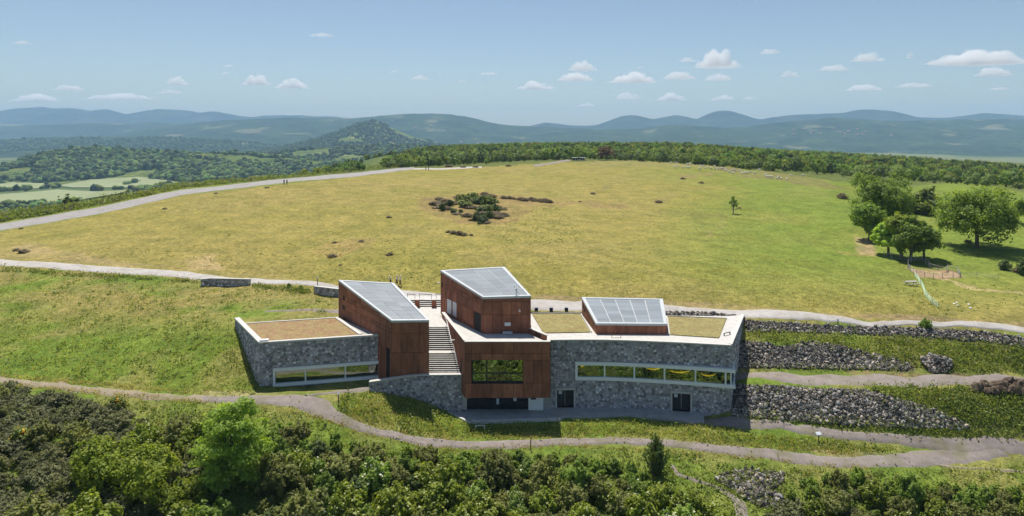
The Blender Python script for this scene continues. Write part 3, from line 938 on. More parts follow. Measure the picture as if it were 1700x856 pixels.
# ---------------------------------------------------------------- rusted steel blocks
def fz(w, za, zb):
    return lambda s: za + (zb - za) * s / w.L
def wedge(foot, ztops, zbase, cols, rows, sides, zbr, roof=True):
    """foot = FL, FR, BR, BL in plan; ztops likewise; sides = ((i, j, number of panel columns, holes), ...)"""
    P = part('steel_block')
    mb = MB(); mb.prism(foot, zbase, [z - .1 for z in ztops]); mb.build('core', m_corten2, P)
    for i, j, n, holes in sides:
        w = Wall([foot[i], foot[j]])
        br = set(np.linspace(0, w.L, n + 1)) | {h[0] for h in holes} | {h[1] for h in holes}
        br = sorted(br)
        br = [b for k, b in enumerate(br) if k == 0 or b - br[k - 1] > .12 or any(b in h[:2] for h in holes)]
        zz = sorted(set(zbr) | {h[2] for h in holes} | {h[3] for h in holes})
        panel_wall(P, w, lambda s: zbase, fz(w, ztops[i] - .1, ztops[j] - .1), br, zz, holes)
    if roof:
        sloped_roof(P, [(x, y, z) for (x, y), z in zip(foot, ztops)], cols, rows)
    return P

# left block
LBf = [(-14.3, 80.7), (-9.9, 80.7), (-16.0, 91.85), (-23.7, 93.0)]
w_ = Wall([LBf[3], LBf[0]])
slot = (w_.L - 1.3, w_.L - .35, 2.4, 7.2)
vents = [(w_.s_of(569.3), w_.s_of(573.3), 10.45, 10.95), (w_.s_of(569.3), w_.s_of(573.3), 9.2, 9.7)]
lblock = wedge(LBf, [10.6, 10.64, 12.56, 12.7], -.4, 3, 9, ((0, 1, 4, []), (3, 0, 11, [slot] + vents), (1, 2, 8, []), (2, 3, 6, [])), [-.4, 6.9, 9.2, 13])
for h, nm in ((slot, 'door'), (vents[0], 'vent'), (vents[1], 'vent')):
    mb = MB(); w_.slab(mb, h[0] + .02, h[1] - .02, h[2] + .02, h[3] - .02, .002, .02); mb.build(nm, m_dark, lblock)
# middle block (tower)
TWf = [(-3.6, 84.5), (2.3, 84.6), (-1.1, 95.4), (-9.9, 94.6)]
w_ = Wall([TWf[3], TWf[0]])
win = [(w_.s_of(742.3), w_.s_of(749.8), 8.35, 10.35), (w_.s_of(751.6), w_.s_of(758.3), 8.35, 10.35)]
dr = (w_.s_of(787.5), w_.s_of(798.8), 8.0, 10.35)
v2 = (w_.s_of(733.2), w_.s_of(735.5), 11.6, 12.2)
tower = wedge(TWf, [12.45, 12.6, 14.04, 13.7], 7.9, 4, 7, ((0, 1, 5, []), (3, 0, 9, win + [dr, v2]), (1, 2, 9, []), (2, 3, 6, [])), [7.9, 10.35, 12.0, 14])
for h in win:
    mb = MB(); w_.slab(mb, h[0] + .04, h[1] - .04, h[2] + .04, h[3] - .04, .004, .03); f_ = mb.build('window', m_bluish, tower)
for h, nm in ((dr, 'door'), (v2, 'vent')):
    mb = MB(); w_.slab(mb, h[0] + .02, h[1] - .02, h[2] + .02, h[3] - .02, .002, .02); mb.build(nm, m_dark, tower)
wt = Wall([TWf[0], TWf[1]])
a = wt.s_of(842.8)
mb = MB(); wt.slab(mb, a - .38, a + .38, 9.02, 9.42, .06, .22); g_ = mb.build('notice_board', m_whitepaint, tower)
for k in range(3):
    mb = MB(); wt.slab(mb, a - .33, a + .33, 9.08 + k * .11, 9.12 + k * .11, .225, .24); mb.build('notice_line', m_bluish, tower)
a = wt.s_of(862)
mb = MB(); x, y = wt.at(a, .12); mb.tube([(x, y, 11.0), (x, y - .12, 11.05), (x + .05, y - .35, 10.92)], [.05, .07, .12], 8); mb.build('floodlight', m_whitepaint, tower)
a = wt.s_of(842.5)
mb = MB(); wt.slab(mb, a - .62, a + .62, 8.06, 8.32, .15, .55); wt.slab(mb, a - .5, a + .5, 8.323, 8.38, .2, .5); mb.build('vent_box', m_roofedge, tower)
mb = MB(); x, y = Wall([TWf[3], TWf[0]]).at(.1, .2); mb.tube([(x, y, 12.2), (x - .1, y - .05, 12.15), (x - .28, y - .1, 12.1)], [.04, .08, .11], 8); mb.build('floodlight', m_whitepaint, tower)
# right block on the roof
RBf = [(10.45, 84.2), (19.1, 84.0), (20.4, 92.3), (9.64, 93.2)]
w_ = Wall([RBf[3], RBf[0]])
v3 = [(w_.s_of(968.2), w_.s_of(969.6), 9.1, 9.6), (w_.s_of(970.4), w_.s_of(972.2), 8.8, 9.4)]
rblock = wedge(RBf, [9.27, 9.27, 10.3, 10.3], 7.95, 5, 6, ((0, 1, 7, []), (3, 0, 7, v3), (1, 2, 7, []), (2, 3, 8, [])), [7.95, 11])
for h in v3:
    mb = MB(); w_.slab(mb, h[0] + .02, h[1] - .02, h[2] + .02, h[3] - .02, .002, .02); mb.build('vent', m_dark, rblock)

# entrance block: overhanging steel box with a big window above the glazed entrance
eb = part('entrance_block')
EL, ER = (-5.45, 79.1), (4.40, 79.1)
EBL, ERB = (-9.46, 92.0), (4.56, 81.45)
we = Wall([EL, ER]); wel = Wall([EBL, EL]); wer = Wall([ER, ERB])
hw = (.74, 6.74, 3.80, 6.53)
wall_with_holes('front_wall', we, 2.15, 8.64, [hw], .6, m_corten2, eb)
panel_wall(eb, we, lambda s: 2.13, lambda s: 8.62, [0, .74, 1.9, 3.1, 4.4, 5.6, 6.74, 7.9, 8.95, we.L], [2.13, 3.80, 6.53, 7.30, 8.62], [hw])
mb = MB(); mb.prism([(EL[0], 79.71), (ER[0], 79.71), (4.5, 81.4), (2.15, 84.9), (-1.5, 95.0), (-9.2, 92)], 2.15, 7.9); mb.build('core', m_corten2, eb)
mb = MB(); mb.prism([(EL[0] + .3, 79.7), (ER[0] - .05, 79.7), (4.5, 82.0), (2.15, 84.9), (-1.5, 95.0), (-9.2, 92)], 7.903, 8.0); mb.build('terrace', m_conc, eb)
for w, n, zb in ((wel, 12, lambda s: max(2.15, 8.0 - max(0, s - 5.0) * .65)), (wer, 3, lambda s: 2.15)):
    mb = MB(); w.slab(mb, 0, w.L - (.6 if w is wel else 0), 2.15, 8.64, -.3, 0); mb.build('side_wall', m_corten2, eb)
    panel_wall(eb, w, lambda s: 2.15, lambda s: 8.62, list(np.linspace(0, w.L, n + 1)), [2.15, 3.80, 6.2, 8.62])
w2 = Wall([ERB, (2.35, 84.7)])
mb = MB(); w2.slab(mb, 0, w2.L, 7.9, 8.64, -.3, 0); mb.build('side_wall', m_corten2, eb)
panel_wall(eb, Wall([(2.07, 84.6), (4.29, 81.35), (4.12, 79.75)]), lambda s: 8.0, lambda s: 8.62, [0, 1.3, 2.6, 3.93, 5.5], [8.0, 8.62], proud=.02)
mb = MB(); we.slab(mb, -.08, we.L + .08, 8.643, 8.72, -.36, .09); mb.build('coping', m_coping, eb)
mb = MB(); wel.slab(mb, 0, wel.L - .4, 8.643, 8.72, -.36, .08); mb.build('coping', m_coping, eb)
for w in (wer, w2):
    mb = MB(); w.slab(mb, .32 if w is wer else .05, w.L, 8.643, 8.72, -.34, .06); mb.build('coping', m_coping, eb)
mb = MB(); mb.prism([(-4.62, 79.50), (1.30, 79.50), (1.30, 79.55), (-4.62, 79.55)], 3.84, 6.49); mb.build('window_pane', m_glass, eb)
mb = MB()
for x0, x1, z0, z1 in ((-4.66, 1.34, 3.80, 3.86), (-4.66, 1.34, 6.47, 6.53), (-4.66, -4.58, 3.863, 6.467), (1.26, 1.34, 3.863, 6.467)):
    mb.prism([(x0, 79.4), (x1, 79.4), (x1, 79.65), (x0, 79.65)], z0, z1)
mb.build('window_frame', m_blacksteel, eb)
for x0, x1, z0, z1 in ((-3.0, -2.9, 3.863, 6.467), (-4.57, -3.003, 4.83, 4.91), (-2.897, 1.25, 4.83, 4.91)):
    mb = MB(); mb.prism([(x0, 79.42), (x1, 79.42), (x1, 79.49), (x0, 79.49)], z0, z1); mb.build('mullion', m_blacksteel, eb)
mb = MB(); mb.box((-5.75, 80.9, 1.2), (.75, .5, 2.15)); mb.build('pier', m_conc, eb)
mb = MB(); mb.prism([(1.95, 80.75), (3.72, 80.75), (3.72, 81.3), (1.95, 81.3)], -.3, 2.15); mb.build('entrance_wall', m_whitepaint, eb)
mb = MB(); mb.prism([(3.725, 80.9), (4.7, 80.9), (4.7, 81.5), (3.725, 81.5)], -.3, 2.15); mb.build('wall_end', m_mortar, eb)
mb = MB(); mb.box((2.55, 80.72, 1.75), (.62, .05, .9)); n_ = mb.build('notice_board', m_blacksteel, eb)
mb = MB(); mb.box((2.55, 80.687, 1.9), (.40, .012, .42)); mb.build('paper', m_whitepaint, n_)
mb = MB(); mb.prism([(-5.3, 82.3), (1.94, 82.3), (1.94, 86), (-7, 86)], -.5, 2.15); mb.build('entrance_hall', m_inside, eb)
gx0 = [-5.35, -4.0, -2.1, -.65, .75, 1.93]
for k, (a, b) in enumerate(zip(gx0, gx0[1:])):
    mb = MB(); mb.prism([(a + .05, 80.96), (b - .05, 80.96), (b - .05, 81.0), (a + .05, 81.0)], .05, 2.12)
    mb.build('entrance_door' if k in (1, 3) else 'entrance_pane', m_glass_dark, eb)
for b in gx0:
    mb = MB(); mb.box((b, 80.97, 1.2), (.09, .12, 2.13)); mb.build('mullion', m_blacksteel, eb)
for x, z, w_x, h_z in ((-4.75, 2.0, .45, .4), (-1.7, 1.0, .3, .7), (.35, 1.9, .35, .3), (.35, 1.25, .4, .45)):
    mb = MB(); mb.box((x, 80.945, z), (w_x, .01, h_z)); mb.build('door_sticker', m_bluish, eb)
sd = (wel.L - 2.2, wel.L - 1.5)
mb = MB(); wel.slab(mb, sd[0], sd[1], 2.2, 6.1, .052, .06); mb.build('side_door', m_dark, eb)

# ---------------------------------------------------------------- staircase between the blocks
st = part('staircase')
xl = lambda y: -9.9 - (y - 80.7) * .547 + .06 if y > 80.7 else -9.84
xr = lambda y: -5.45 - (y - 79.1) * .311 - .06
y, z = 80.95, 4.3
steps = [(80.42, 80.95, 4.3)]
for k in range(10):
    z += .168; steps.append((y, y + .26, z)); y += .26
steps[-1] = (steps[-1][0], steps[-1][1] + .85, z); y += .85
for k in range(11):
    z += .168; steps.append((y, y + .275, z)); y += .275
for y0, y1, zt in steps:
    mb = MB()
    mb.prism([(xl(y0), y0), (xr(y0), y0), (xr(y1), y1 + .002), (xl(y1), y1 + .002)], zt - (.55 if zt > 4.4 else 1.0), zt)
    o_ = mb.build('step', m_conc, st)
    if zt > 4.4:
        mb = MB(); mb.prism([(xl(y0), y0 - .02), (xr(y0), y0 - .02), (xr(y0), y0 - .002), (xl(y0), y0 - .002)], zt - .166, zt - .03)
        mb.build('riser', m_blacksteel, st)
y_top = y
mb = MB(); mb.tube([(xr(81.2) - .35, 81.2, 5.3), (xr(83.4) - .35, 83.4, 6.95), (xr(84.4) - .35, 84.4, 7.0), (xr(87.2) - .35, 87.2, 8.9), (xr(88.2) - .35, 88.2, 8.95)], [.045] * 5, 6)
for yy, zz in ((81.2, 4.5), (83.4, 6.0), (85.6, 6.9), (87.2, 8.0)):
    mb.tube([(xr(yy) - .35, yy, zz), (xr(yy) - .35, yy, zz + .95)], [.03, .03], 5)
mb.build('handrail', m_steel, st)
mb = MB(); q = wel.at(wel.L - 5.2, .25); mb.tube([(q[0] + .2, q[1], 7.4), (q[0] - .25, q[1], 7.35), (q[0] - .45, q[1] - .1, 7.25)], [.04, .07, .1], 6); mb.build('floodlight', m_whitepaint, st)
# terrace at the head of the stairs and the few steps up to the road
xl2 = lambda y: -9.9 - (y - 80.7) * .547 + .02
mb = MB(); mb.prism([(xl2(y_top), y_top), (xr(y_top), y_top), (-9.5, 92.0), (-9.95, 94.6), (-9.95, 97.6), (-18.2, 97.6), (-15.66, 91.25)], 7.4, 8.0)
mb.build('upper_terrace', m_conc, st)
ys_ = 97.6
for k in range(4):
    mb = MB(); mb.prism([(-18.2, ys_), (-9.3, ys_), (-9.3, ys_ + (.42 if k < 3 else 2.4)), (-18.2, ys_ + (.42 if k < 3 else 2.4))], 7.4, 8.0 + .165 * (k + 1)); mb.build('step', m_conc, st)
    mb = MB(); mb.prism([(-18.2, ys_ - .02), (-9.96, ys_ - .02), (-9.96, ys_ - .002), (-18.2, ys_ - .002)], 8.0 + .165 * k + .003, 8.0 + .165 * (k + 1) - .03); mb.build('riser', m_blacksteel, st)
    ys_ += .42
for px in (692.5, 720.5):
    x = (px - 850) * 97.3 / F
    mb = MB(); mb.box((x, 97.35, 8.55), (.62, .62, 1.1)); p_ = mb.build('pillar', m_corten, st)
    mb = MB(); mb.box((x, 97.35, 9.13), (.7, .7, .06)); mb.build('pillar_cap', m_coping, p_)
for a, b in ((675.5, 690), (695, 717.5), (723, 734)):
    xa, xb = (a - 850) * 99.2 / F, (b - 850) * 99.2 / F
    mb = MB(); mb.tube([(xa, 99.3, 9.45), (xb, 99.0, 9.42)], [.05, .05], 6)
    for x in (xa + .1, xb - .1): mb.tube([(x, 99.15, 8.6), (x, 99.15, 9.42)], [.03, .03], 5)
    mb.build('railing', m_blacksteel, st)

# ---------------------------------------------------------------- retaining wall at the foot of the stairs
rt = part('retaining_wall')
wrt = Wall([(-16.85, 80.05), (-12.0, 80.25), (-5.95, 80.4)])
topz = lambda s: 3.55 + .75 * np.clip(s / 5.5, 0, 1)
mb = MB()
br = np.linspace(0, wrt.L, 8)
for a, b in zip(br, br[1:]):
    mb.prism([wrt.at(a, 0), wrt.at(b, 0), wrt.at(b, -.45), wrt.at(a, -.45)], -.6, [topz(a), topz(b), topz(b), topz(a)])
mb.build('wall', m_mortar, rt)
n0 = len(STONES)
stone_facing(rt, wrt, lambda s: 2.3 - s * .24, 4.25, [(-.1, 1.8, 3.45, 9), (1.8, 3.6, 3.72, 9), (3.6, 5.4, 3.98, 9)], .36, 105)
mb = MB()
for a, b in zip(br, br[1:]):
    z_ = [topz(a), topz(b), topz(b), topz(a)]
    mb.prism([wrt.at(a, .07), wrt.at(b, .07), wrt.at(b, -.5), wrt.at(a, -.5)], [q + .003 for q in z_], [q + .11 for q in z_])
mb.build('coping', m_coping, rt)
mb = MB(); mb.prism([(-16.85, 80.5), (-14.3, 80.6), (-14.3, 82.0), (-16.4, 83.4)], 1.5, 2.72); mb.build('ramp', m_paving, rt)
flush_stones(295)

# museum base point
for ch in museum.children: ch.location = (0, -82, 0)
museum.location = (0, 82, 0)

# ---------------------------------------------------------------- free-standing walls by the road
def garden_wall(label, pts, zb, zt, seed):
    g = empty('stone_wall'); tag(g, label, 'stone wall')
    w = Wall(pts)
    mb = MB(); w.slab(mb, 0, w.L, zb - .5, zt, -.4, 0); mb.build('wall', m_mortar, g)
    n = len(STONES)
    stone_facing(g, w, lambda s: zb, zt, [], .45, seed)
    flush_stones(60)
    mb = MB(); w.slab(mb, -.03, w.L + .03, zt + .003, zt + .10, -.45, .06); mb.build('coping', m_coping, g)
    return g
q = [Wz(333.5, 477, 7.75), Wz(349, 473, 8.0), Wz(414.5, 476.5, 7.8)]
gw = garden_wall('low bent grey stone wall standing alone beside the gravel road', [p[:2] for p in q], 7.3, 9.05, 201)
ow = Wall([q[1][:2], q[2][:2]])
x, y = ow.at(1.1, .14)
mb = MB()
for k in range(14):
    a, b = 2 * math.pi * k / 14, 2 * math.pi * (k + 1) / 14
    p0 = ow.at(1.1 + .42 * math.cos(a), .14); p1 = ow.at(1.1 + .42 * math.cos(b), .14)
    mb.tube([(*p0, 8.35 + .3 * math.sin(a)), (*p1, 8.35 + .3 * math.sin(b))], [.035, .035], 5)
mb.build('ring_emblem', m_bluish, gw)
q = [Wz(521, 489.5, 7.85), Wz(566, 494.5, 7.9)]
garden_wall('low grey stone wall running from the gravel road to the left steel block', [p[:2] for p in q], 7.4, 9.15, 202)
# ------------------------------------------------------------------ forecourt, road, tracks
def gravel_mat(name, c1, c2, dirtc, amount=.5):
    m = bpy.data.materials.new(name)
    N, L, b = nodes_of(m)
    c = ramp2(N, L, noise_node(N, L, .9, 6, .6), c1, c2)
    c = mul(N, L, c, ramp2(N, L, noise_node(N, L, 11, 3, .7), (.72, .72, .72), (1.25, 1.25, 1.25), .32, .68))
    f = ramp2(N, L, noise_node(N, L, .35, 5, .6), (0, 0, 0), (amount,) * 3, .48, .66)
    mx = N.new('ShaderNodeMix'); mx.data_type = 'RGBA'
    L.new(f, mx.inputs[0]); L.new(c, mx.inputs[6]); mx.inputs[7].default_value = (*dirtc, 1)
    L.new(mx.outputs[2], b.inputs['Base Color'])
    b.inputs['Roughness'].default_value = .95; b.inputs['Specular IOR Level'].default_value = .1
    bn = N.new('ShaderNodeBump'); bn.inputs['Strength'].default_value = .5; bn.inputs['Distance'].default_value = .06
    L.new(noise_node(N, L, 14, 5, .7), bn.inputs['Height']); L.new(bn.outputs[0], b.inputs['Normal'])
    return m
m_road = gravel_mat('pale_gravel', (.38, .355, .33), (.47, .445, .415), (.29, .26, .21), .5)
m_path = gravel_mat('stony_path', (.215, .182, .165), (.29, .25, .225), (.18, .165, .10), .75)
m_lane = gravel_mat('grey_lane', (.27, .255, .245), (.345, .325, .31), (.24, .215, .175), .5)
m_track = gravel_mat('earth_track', (.25, .21, .15), (.32, .265, .19), (.165, .17, .06), .95)
m_earth = gravel_mat('dark_earth', (.09, .065, .045), (.15, .11, .08), (.2, .16, .11), .6)

def resample(pts, step):
    P = np.array(pts, float)
    s = np.concatenate([[0], np.cumsum(np.hypot(*np.diff(P[:, :2], axis=0).T))])
    n = max(2, int(s[-1] / step) + 1)
    t = np.linspace(0, s[-1], n)
    Q = np.stack([np.interp(t, s, P[:, k]) for k in range(2)], 1)
    for _ in range(3):                               # round the corners
        Q[1:-1] = (Q[:-2] + 2 * Q[1:-1] + Q[2:]) / 4
    return Q

def ribbon(name, label, a_px, b_px, m, off, step=.5, jit=.18, seed=0, cross=None, kind='structure', flat=False):
    """a path lying on the ground between two edges"""
    A = G([p[0] for p in a_px], [p[1] for p in a_px]); B = G([p[0] for p in b_px], [p[1] for p in b_px])
    Lm = max(np.hypot(*np.diff(A[:, :2], axis=0).T).sum(), np.hypot(*np.diff(B[:, :2], axis=0).T).sum())
    n = max(3, int(Lm / step))
    def even(P):
        Q = resample(P, step * .5)
        s = np.linspace(0, len(Q) - 1, n)
        return np.stack([np.interp(s, np.arange(len(Q)), Q[:, k]) for k in range(2)], 1)
    A, B = even(A), even(B)
    wd = np.hypot(*(A - B).T)
    nc = cross or max(3, int(np.median(wd) / .45) + 1)
    k = np.arange(n)
    ja = (fbm(k * step / 1.3, np.zeros(n), 3, 50 + seed) - .5) * 2 * jit / np.maximum(wd, .5)
    jb = (fbm(k * step / 1.3, np.zeros(n), 3, 90 + seed) - .5) * 2 * jit / np.maximum(wd, .5)
    rows = []
    for c in range(nc + 1):
        t = c / nc
        t = (0 + ja) * (1 - t) + (1 + jb) * t
        rows.append(A * (1 - t[:, None]) + B * t[:, None])
    P = np.stack(rows, 0)
    Z = T(P[..., 0], P[..., 1]) + off
    e = np.ones(nc + 1); e[0] = e[-1] = 0
    Z = Z - (1 - e)[:, None] * (off + .05)            # the edges sink into the turf
    v = np.concatenate([P, Z[..., None]], -1).reshape(-1, 3)
    ii_ = np.arange((nc + 1) * n).reshape(nc + 1, n)
    f = np.stack([ii_[:-1, :-1], ii_[1:, :-1], ii_[1:, 1:], ii_[:-1, 1:]], -1).reshape(-1, 4)
    if np.cross(np.append(P[0, 1] - P[0, 0], 0), np.append(P[1, 0] - P[0, 0], 0))[2] > 0: f = f[:, ::-1]
    return tag(obj(name, mesh_np(name, v, f, m, None, True)), label, None, None, kind)

ribbon('road', 'pale gravel road along the edge of the meadow behind the museum',
       [(-90,421),(0,430),(120,438),(250,447),(420,462),(560,474),(700,484.5),(890,497),(1100,505),(1234,514),(1403,527),(1556,534.5),(1700,544),(1850,552)],
       [(-90,433),(0,441),(120,449),(250,457),(420,471),(560,482.5),(700,499),(890,516),(1100,520),(1234,529),(1403,536),(1556,543.5),(1700,553),(1850,562)], m_road, .12, .8, .25, 1)
ribbon('road', 'pale track climbing the left edge of the meadow',
       [(-60,382),(0,371.5),(150,346.5),(300,315.5),(400,304.5),(473,297),(600,286),(660,279),(686,277.5)],
       [(-60,394),(0,383),(150,357.5),(300,324),(400,312),(473,303.5),(600,292),(660,283.5),(690,280.5)], m_lane, .10, 1.5, .3, 2)
ribbon('path', 'thin track turning along the crest of the meadow', [(684,279),(730,279.5),(800,276)], [(684,281),(730,281.5),(800,278)], m_road, .10, 2.0, .2, 3)
ribbon('path', 'thin grey path rising to the low shelter on the crest', [(884,274),(910,270.5),(944,265)], [(888,276.5),(914,272.5),(948,267)], m_path, .15, 2.0, .2, 4)
ribbon('path', 'grey stony path curving below the museum forecourt',
       [(335,656),(380,655),(430,656),(520,655),(545,663),(560,683),(600,700),(680,722),(750,730),(850,731),(950,726),(1080,727),(1220,740),(1330,752),(1430,757),(1500,751),(1570,741),(1640,736)],
       [(335,669),(380,671),(430,672),(480,674),(520,690),(560,707),(620,722),(700,741),(760,746),(850,745),(950,739),(1080,740),(1220,757),(1330,772),(1450,778),(1530,776.5),(1610,769),(1680,760)], m_path, 0.105, .5, .3, 5)
ribbon('path', 'grey stony path forking off along the foot of the rubble bank',
       [(1158,693),(1205,692),(1250,696),(1350,706),(1450,717),(1570,726),(1700,727),(1850,726)], [(1158,703),(1205,708),(1250,714),(1350,722.5),(1450,737),(1560,752),(1700,758),(1850,752)], m_path, 0.130, .5, .3, 6)
ribbon('path', 'worn earth track crossing the grass at the left edge',
       [(-60,616),(0,624),(100,634),(200,645),(300,655),(345,656)], [(-60,630),(0,637),(100,648),(200,659),(300,667),(345,669)], m_track, 0.095, .5, .5, 7)
ribbon('path', 'short gravel branch leading to the left stone wing', [(505,656),(560,648),(610,640),(628,637)], [(512,659),(562,653.5),(608,650.5),(632,646)], m_path, 0.140, .4, .15, 8)
ribbon('path', 'stony terrace track between the two rubble banks on the right',
       [(1216,618),(1330,621.5),(1500,624.5),(1700,625.5),(1850,626)], [(1216,634),(1330,640),(1450,641.5),(1580,639.5),(1700,636.5),(1850,636)], m_path, 0.105, .5, .2, 9)
ribbon('path', 'narrow earth footpath winding down beside the lower rubble heap',
       [(1112,772),(1117,788),(1150,800),(1195,814),(1218,835),(1222,870),(1218,910)], [(1120,772),(1127,786),(1165,797),(1210,812),(1240,835),(1252,870),(1256,910)], m_path, 0.105, .4, .2, 10)
ribbon('path', 'faint sandy footpath at the right edge below the junction', [(1560,771),(1620,776),(1700,781),(1800,786)], [(1560,775),(1620,780),(1700,785.5),(1800,791)], m_track, 0.095, .5, .2, 11)
ribbon('path', 'grey gravel path behind the left stone wing', [(440,516),(480,514),(520,511.5),(562,512)], [(440,518.5),(480,517),(520,517),(562,523)], m_path, 0.095, .5, .15, 12)
ribbon('path', 'far pale lane among the trees on the left', [(752,249.5),(775,253),(800,259)], [(752,250.5),(775,254.5),(800,261)], m_road, .4, 3, .3, 13, cross=3)

# forecourt
fc = [Wz(745,683,0),Wz(783,701.5,0),Wz(930,697.5,0),Wz(938,692,0),Wz(1043,690.5,0),Wz(1113,694.5,0),Wz(1150,701,0),Wz(1169,700.5,0),Wz(1169,687,0)]
back = [(25.2,80.2),(18,82.2),(9,83),(-5.6,81.2),(-5.9,80.6)]
mb = MB(); mb.prism([p[:2] for p in fc] + back, -.35, .02)
tag(mb.build('forecourt', m_paving), 'pale paved forecourt in front of the entrance', None, None, 'structure')
mb = MB(); a, b_ = Wz(783,701.5,.02), Wz(930,697.5,.02)
mb.wallbox(a, b_, -.4, .16, -.42, .02)
tag(mb.build('kerb', m_coping), 'white concrete kerb along the forecourt edge', None, None, 'structure')
mb = MB(); a, b_ = Wz(740,683,.05), Wz(781,703,.05)
mb.wallbox(a, b_, -.4, .12, -.3, .0)
tag(mb.build('kerb', m_conc), 'short slanting kerb beside the retaining wall', None, None, 'structure')
mb = MB(); a, b_ = Wz(880,519.5,8.1), Wz(966,519.8,8.1)
mb.wallbox(a, b_, 7.4, 8.22, -.1, .0)
tag(mb.build('kerb', m_blacksteel), 'dark steel kerb between the road and the roof garden', None, None, 'structure')

# ------------------------------------------------------------------ loose rubble
m_rub = mat('loose_basalt', (.75, .75, .75), (1.15, 1.12, 1.08), 6, .9, .4, 18, tint=True)
_phi = (1 + 5 ** .5) / 2
ICO_V = np.array([(-1,_phi,0),(1,_phi,0),(-1,-_phi,0),(1,-_phi,0),(0,-1,_phi),(0,1,_phi),(0,-1,-_phi),(0,1,-_phi),(_phi,0,-1),(_phi,0,1),(-_phi,0,-1),(-_phi,0,1)]) / math.sqrt(1 + _phi ** 2)
ICO_F = np.array([(0,11,5),(0,5,1),(0,1,7),(0,7,10),(0,10,11),(1,5,9),(5,11,4),(11,10,2),(10,7,6),(7,1,8),(3,9,4),(3,4,2),(3,2,6),(3,6,8),(3,8,9),(4,9,5),(2,4,11),(6,2,10),(8,6,7),(9,8,1)])

def sample_px(poly, n, r):
    xs = [p[0] for p in poly]; ys = [p[1] for p in poly]
    out = []
    while len(out) < n:
        x = r.uniform(min(xs), max(xs), n * 3); y = r.uniform(min(ys), max(ys), n * 3)
        k = in_poly(x, y, poly)
        out += list(zip(x[k], y[k]))
    return np.array(out[:n])

_gcache = None
def Gfast(px, py):
    """vectorised ground hit"""
    px = np.asarray(px, float); py = np.asarray(py, float)
    lo = np.full(px.shape, 50.0); hi = np.full(px.shape, 1990.0)
    ys = 50 * 1.012 ** np.arange(0, 310)
    tx = (px - 850) / F; tz = (py - HY) / F
    found = np.zeros(px.shape, bool)
    prev = ys[0]
    for y in ys[1:]:
        below = ((H - tz * y) < T(tx * y, np.full(px.shape, y))) & ~found
        lo[below] = prev; hi[below] = y; found |= below; prev = y
    for _ in range(14):
        m_ = (lo + hi) / 2
        b_ = (H - tz * m_) < T(tx * m_, m_)
        hi = np.where(b_, m_, hi); lo = np.where(b_, lo, m_)
    y = (lo + hi) / 2
    x = tx * y
    return np.stack([x, y, T(x, y)], -1)

def rubble(label, poly, n, size, seed, mound=0.0, m=None, pal=(.05, .09, .145, .24, .40), name='rubble'):
    r = np.random.default_rng(seed)
    q = sample_px(poly, n, r)
    P = Gfast(q[:, 0], q[:, 1])
    s = size * np.clip(r.lognormal(-.15, .42, n), .35, 2.4)
    if mound:
        c = P[:, :2].mean(0); d = (P[:, :2] - c) @ np.diag([1, 2.2])
        rr = np.hypot(d[:, 0], d[:, 1]); rr = rr / rr.max()
        P[:, 2] += mound * (1 - rr ** 1.6)
    P[:, 2] += s * .15 + r.uniform(0, .12, n)
    V = ICO_V[None] * (1 + r.uniform(-.28, .28, (n, 12, 1)))
    V = V * (r.uniform(.5, 1.35, (n, 1, 3)) * s[:, None, None] * .55)
    a = r.uniform(0, 2 * math.pi, n); ca, sa = np.cos(a), np.sin(a)
    b_ = r.uniform(-.6, .6, n); cb, sb_ = np.cos(b_), np.sin(b_)
    x = V[..., 0] * cb[:, None] - V[..., 2] * sb_[:, None]; z = V[..., 0] * sb_[:, None] + V[..., 2] * cb[:, None]
    V = np.stack([x * ca[:, None] - V[..., 1] * sa[:, None], x * sa[:, None] + V[..., 1] * ca[:, None], z], -1)
    V = V + P[:, None, :]
    Fc = (ICO_F[None] + (np.arange(n) * 12)[:, None, None]).reshape(-1, 3)
    base = r.choice(pal, n) * r.uniform(.85, 1.15, n)
    warm = r.uniform(.92, 1.10, n)
    t = np.stack([base * warm * 1.07, base * .98, base * (1.98 - warm) * .90], -1)
    t = np.repeat(t, 12, 0)
    return tag(obj(name, mesh_np(name, V.reshape(-1, 3), Fc, m or m_rub, t)), label, None, None, 'stuff')

rubble('bank of loose grey stones below the gravel road', [(1238,533),(1300,536),(1400,541),(1560,546),(1640,551),(1700,562),(1790,572),(1790,583),(1700,577),(1640,569),(1500,558),(1350,553),(1240,551)], 5200, .185, 301)
rubble('strip of loose stones between the right wing roof and the road', [(1103,518),(1160,519.5),(1215,524.5),(1233,529),(1205,529),(1150,526.5),(1106,525)], 600, .25, 302)
rubble('upper bank of loose grey stones beside the right stone wing', [(1228,566),(1270,570),(1300,577),(1345,568),(1390,573),(1440,586),(1490,597),(1516,609),(1505,615),(1400,613),(1300,611),(1226,610)], 8200, .185, 303)
rubble('small separate heap of grey stones beside the upper bank', [(1529,606),(1536,597),(1552,592),(1570,596),(1584,610),(1572,620),(1545,619)], 1000, .24, 304, mound=.7)
rubble('big lower bank of loose grey stones at the foot of the right stone wing', [(1214,640),(1300,641),(1350,646),(1430,647),(1460,654),(1510,668),(1560,684),(1600,702),(1610,713),(1500,711),(1400,706),(1300,698),(1255,693),(1214,692)], 13500, .20, 305)
rubble('lower heap of grey stones beside the narrow footpath', [(1186,796),(1205,785),(1240,779),(1300,786),(1302,800),(1280,815),(1312,838),(1300,852),(1262,842),(1236,828),(1205,808)], 1500, .23, 306)
rubble('dark heap of dug earth at the right end of the terrace track', [(1608,648),(1625,639),(1660,641),(1720,638),(1790,640),(1790,656),(1700,657),(1640,655)], 700, .5, 307, mound=.35, m=m_earth, pal=(.7, .9, 1.1), name='earth_mound')
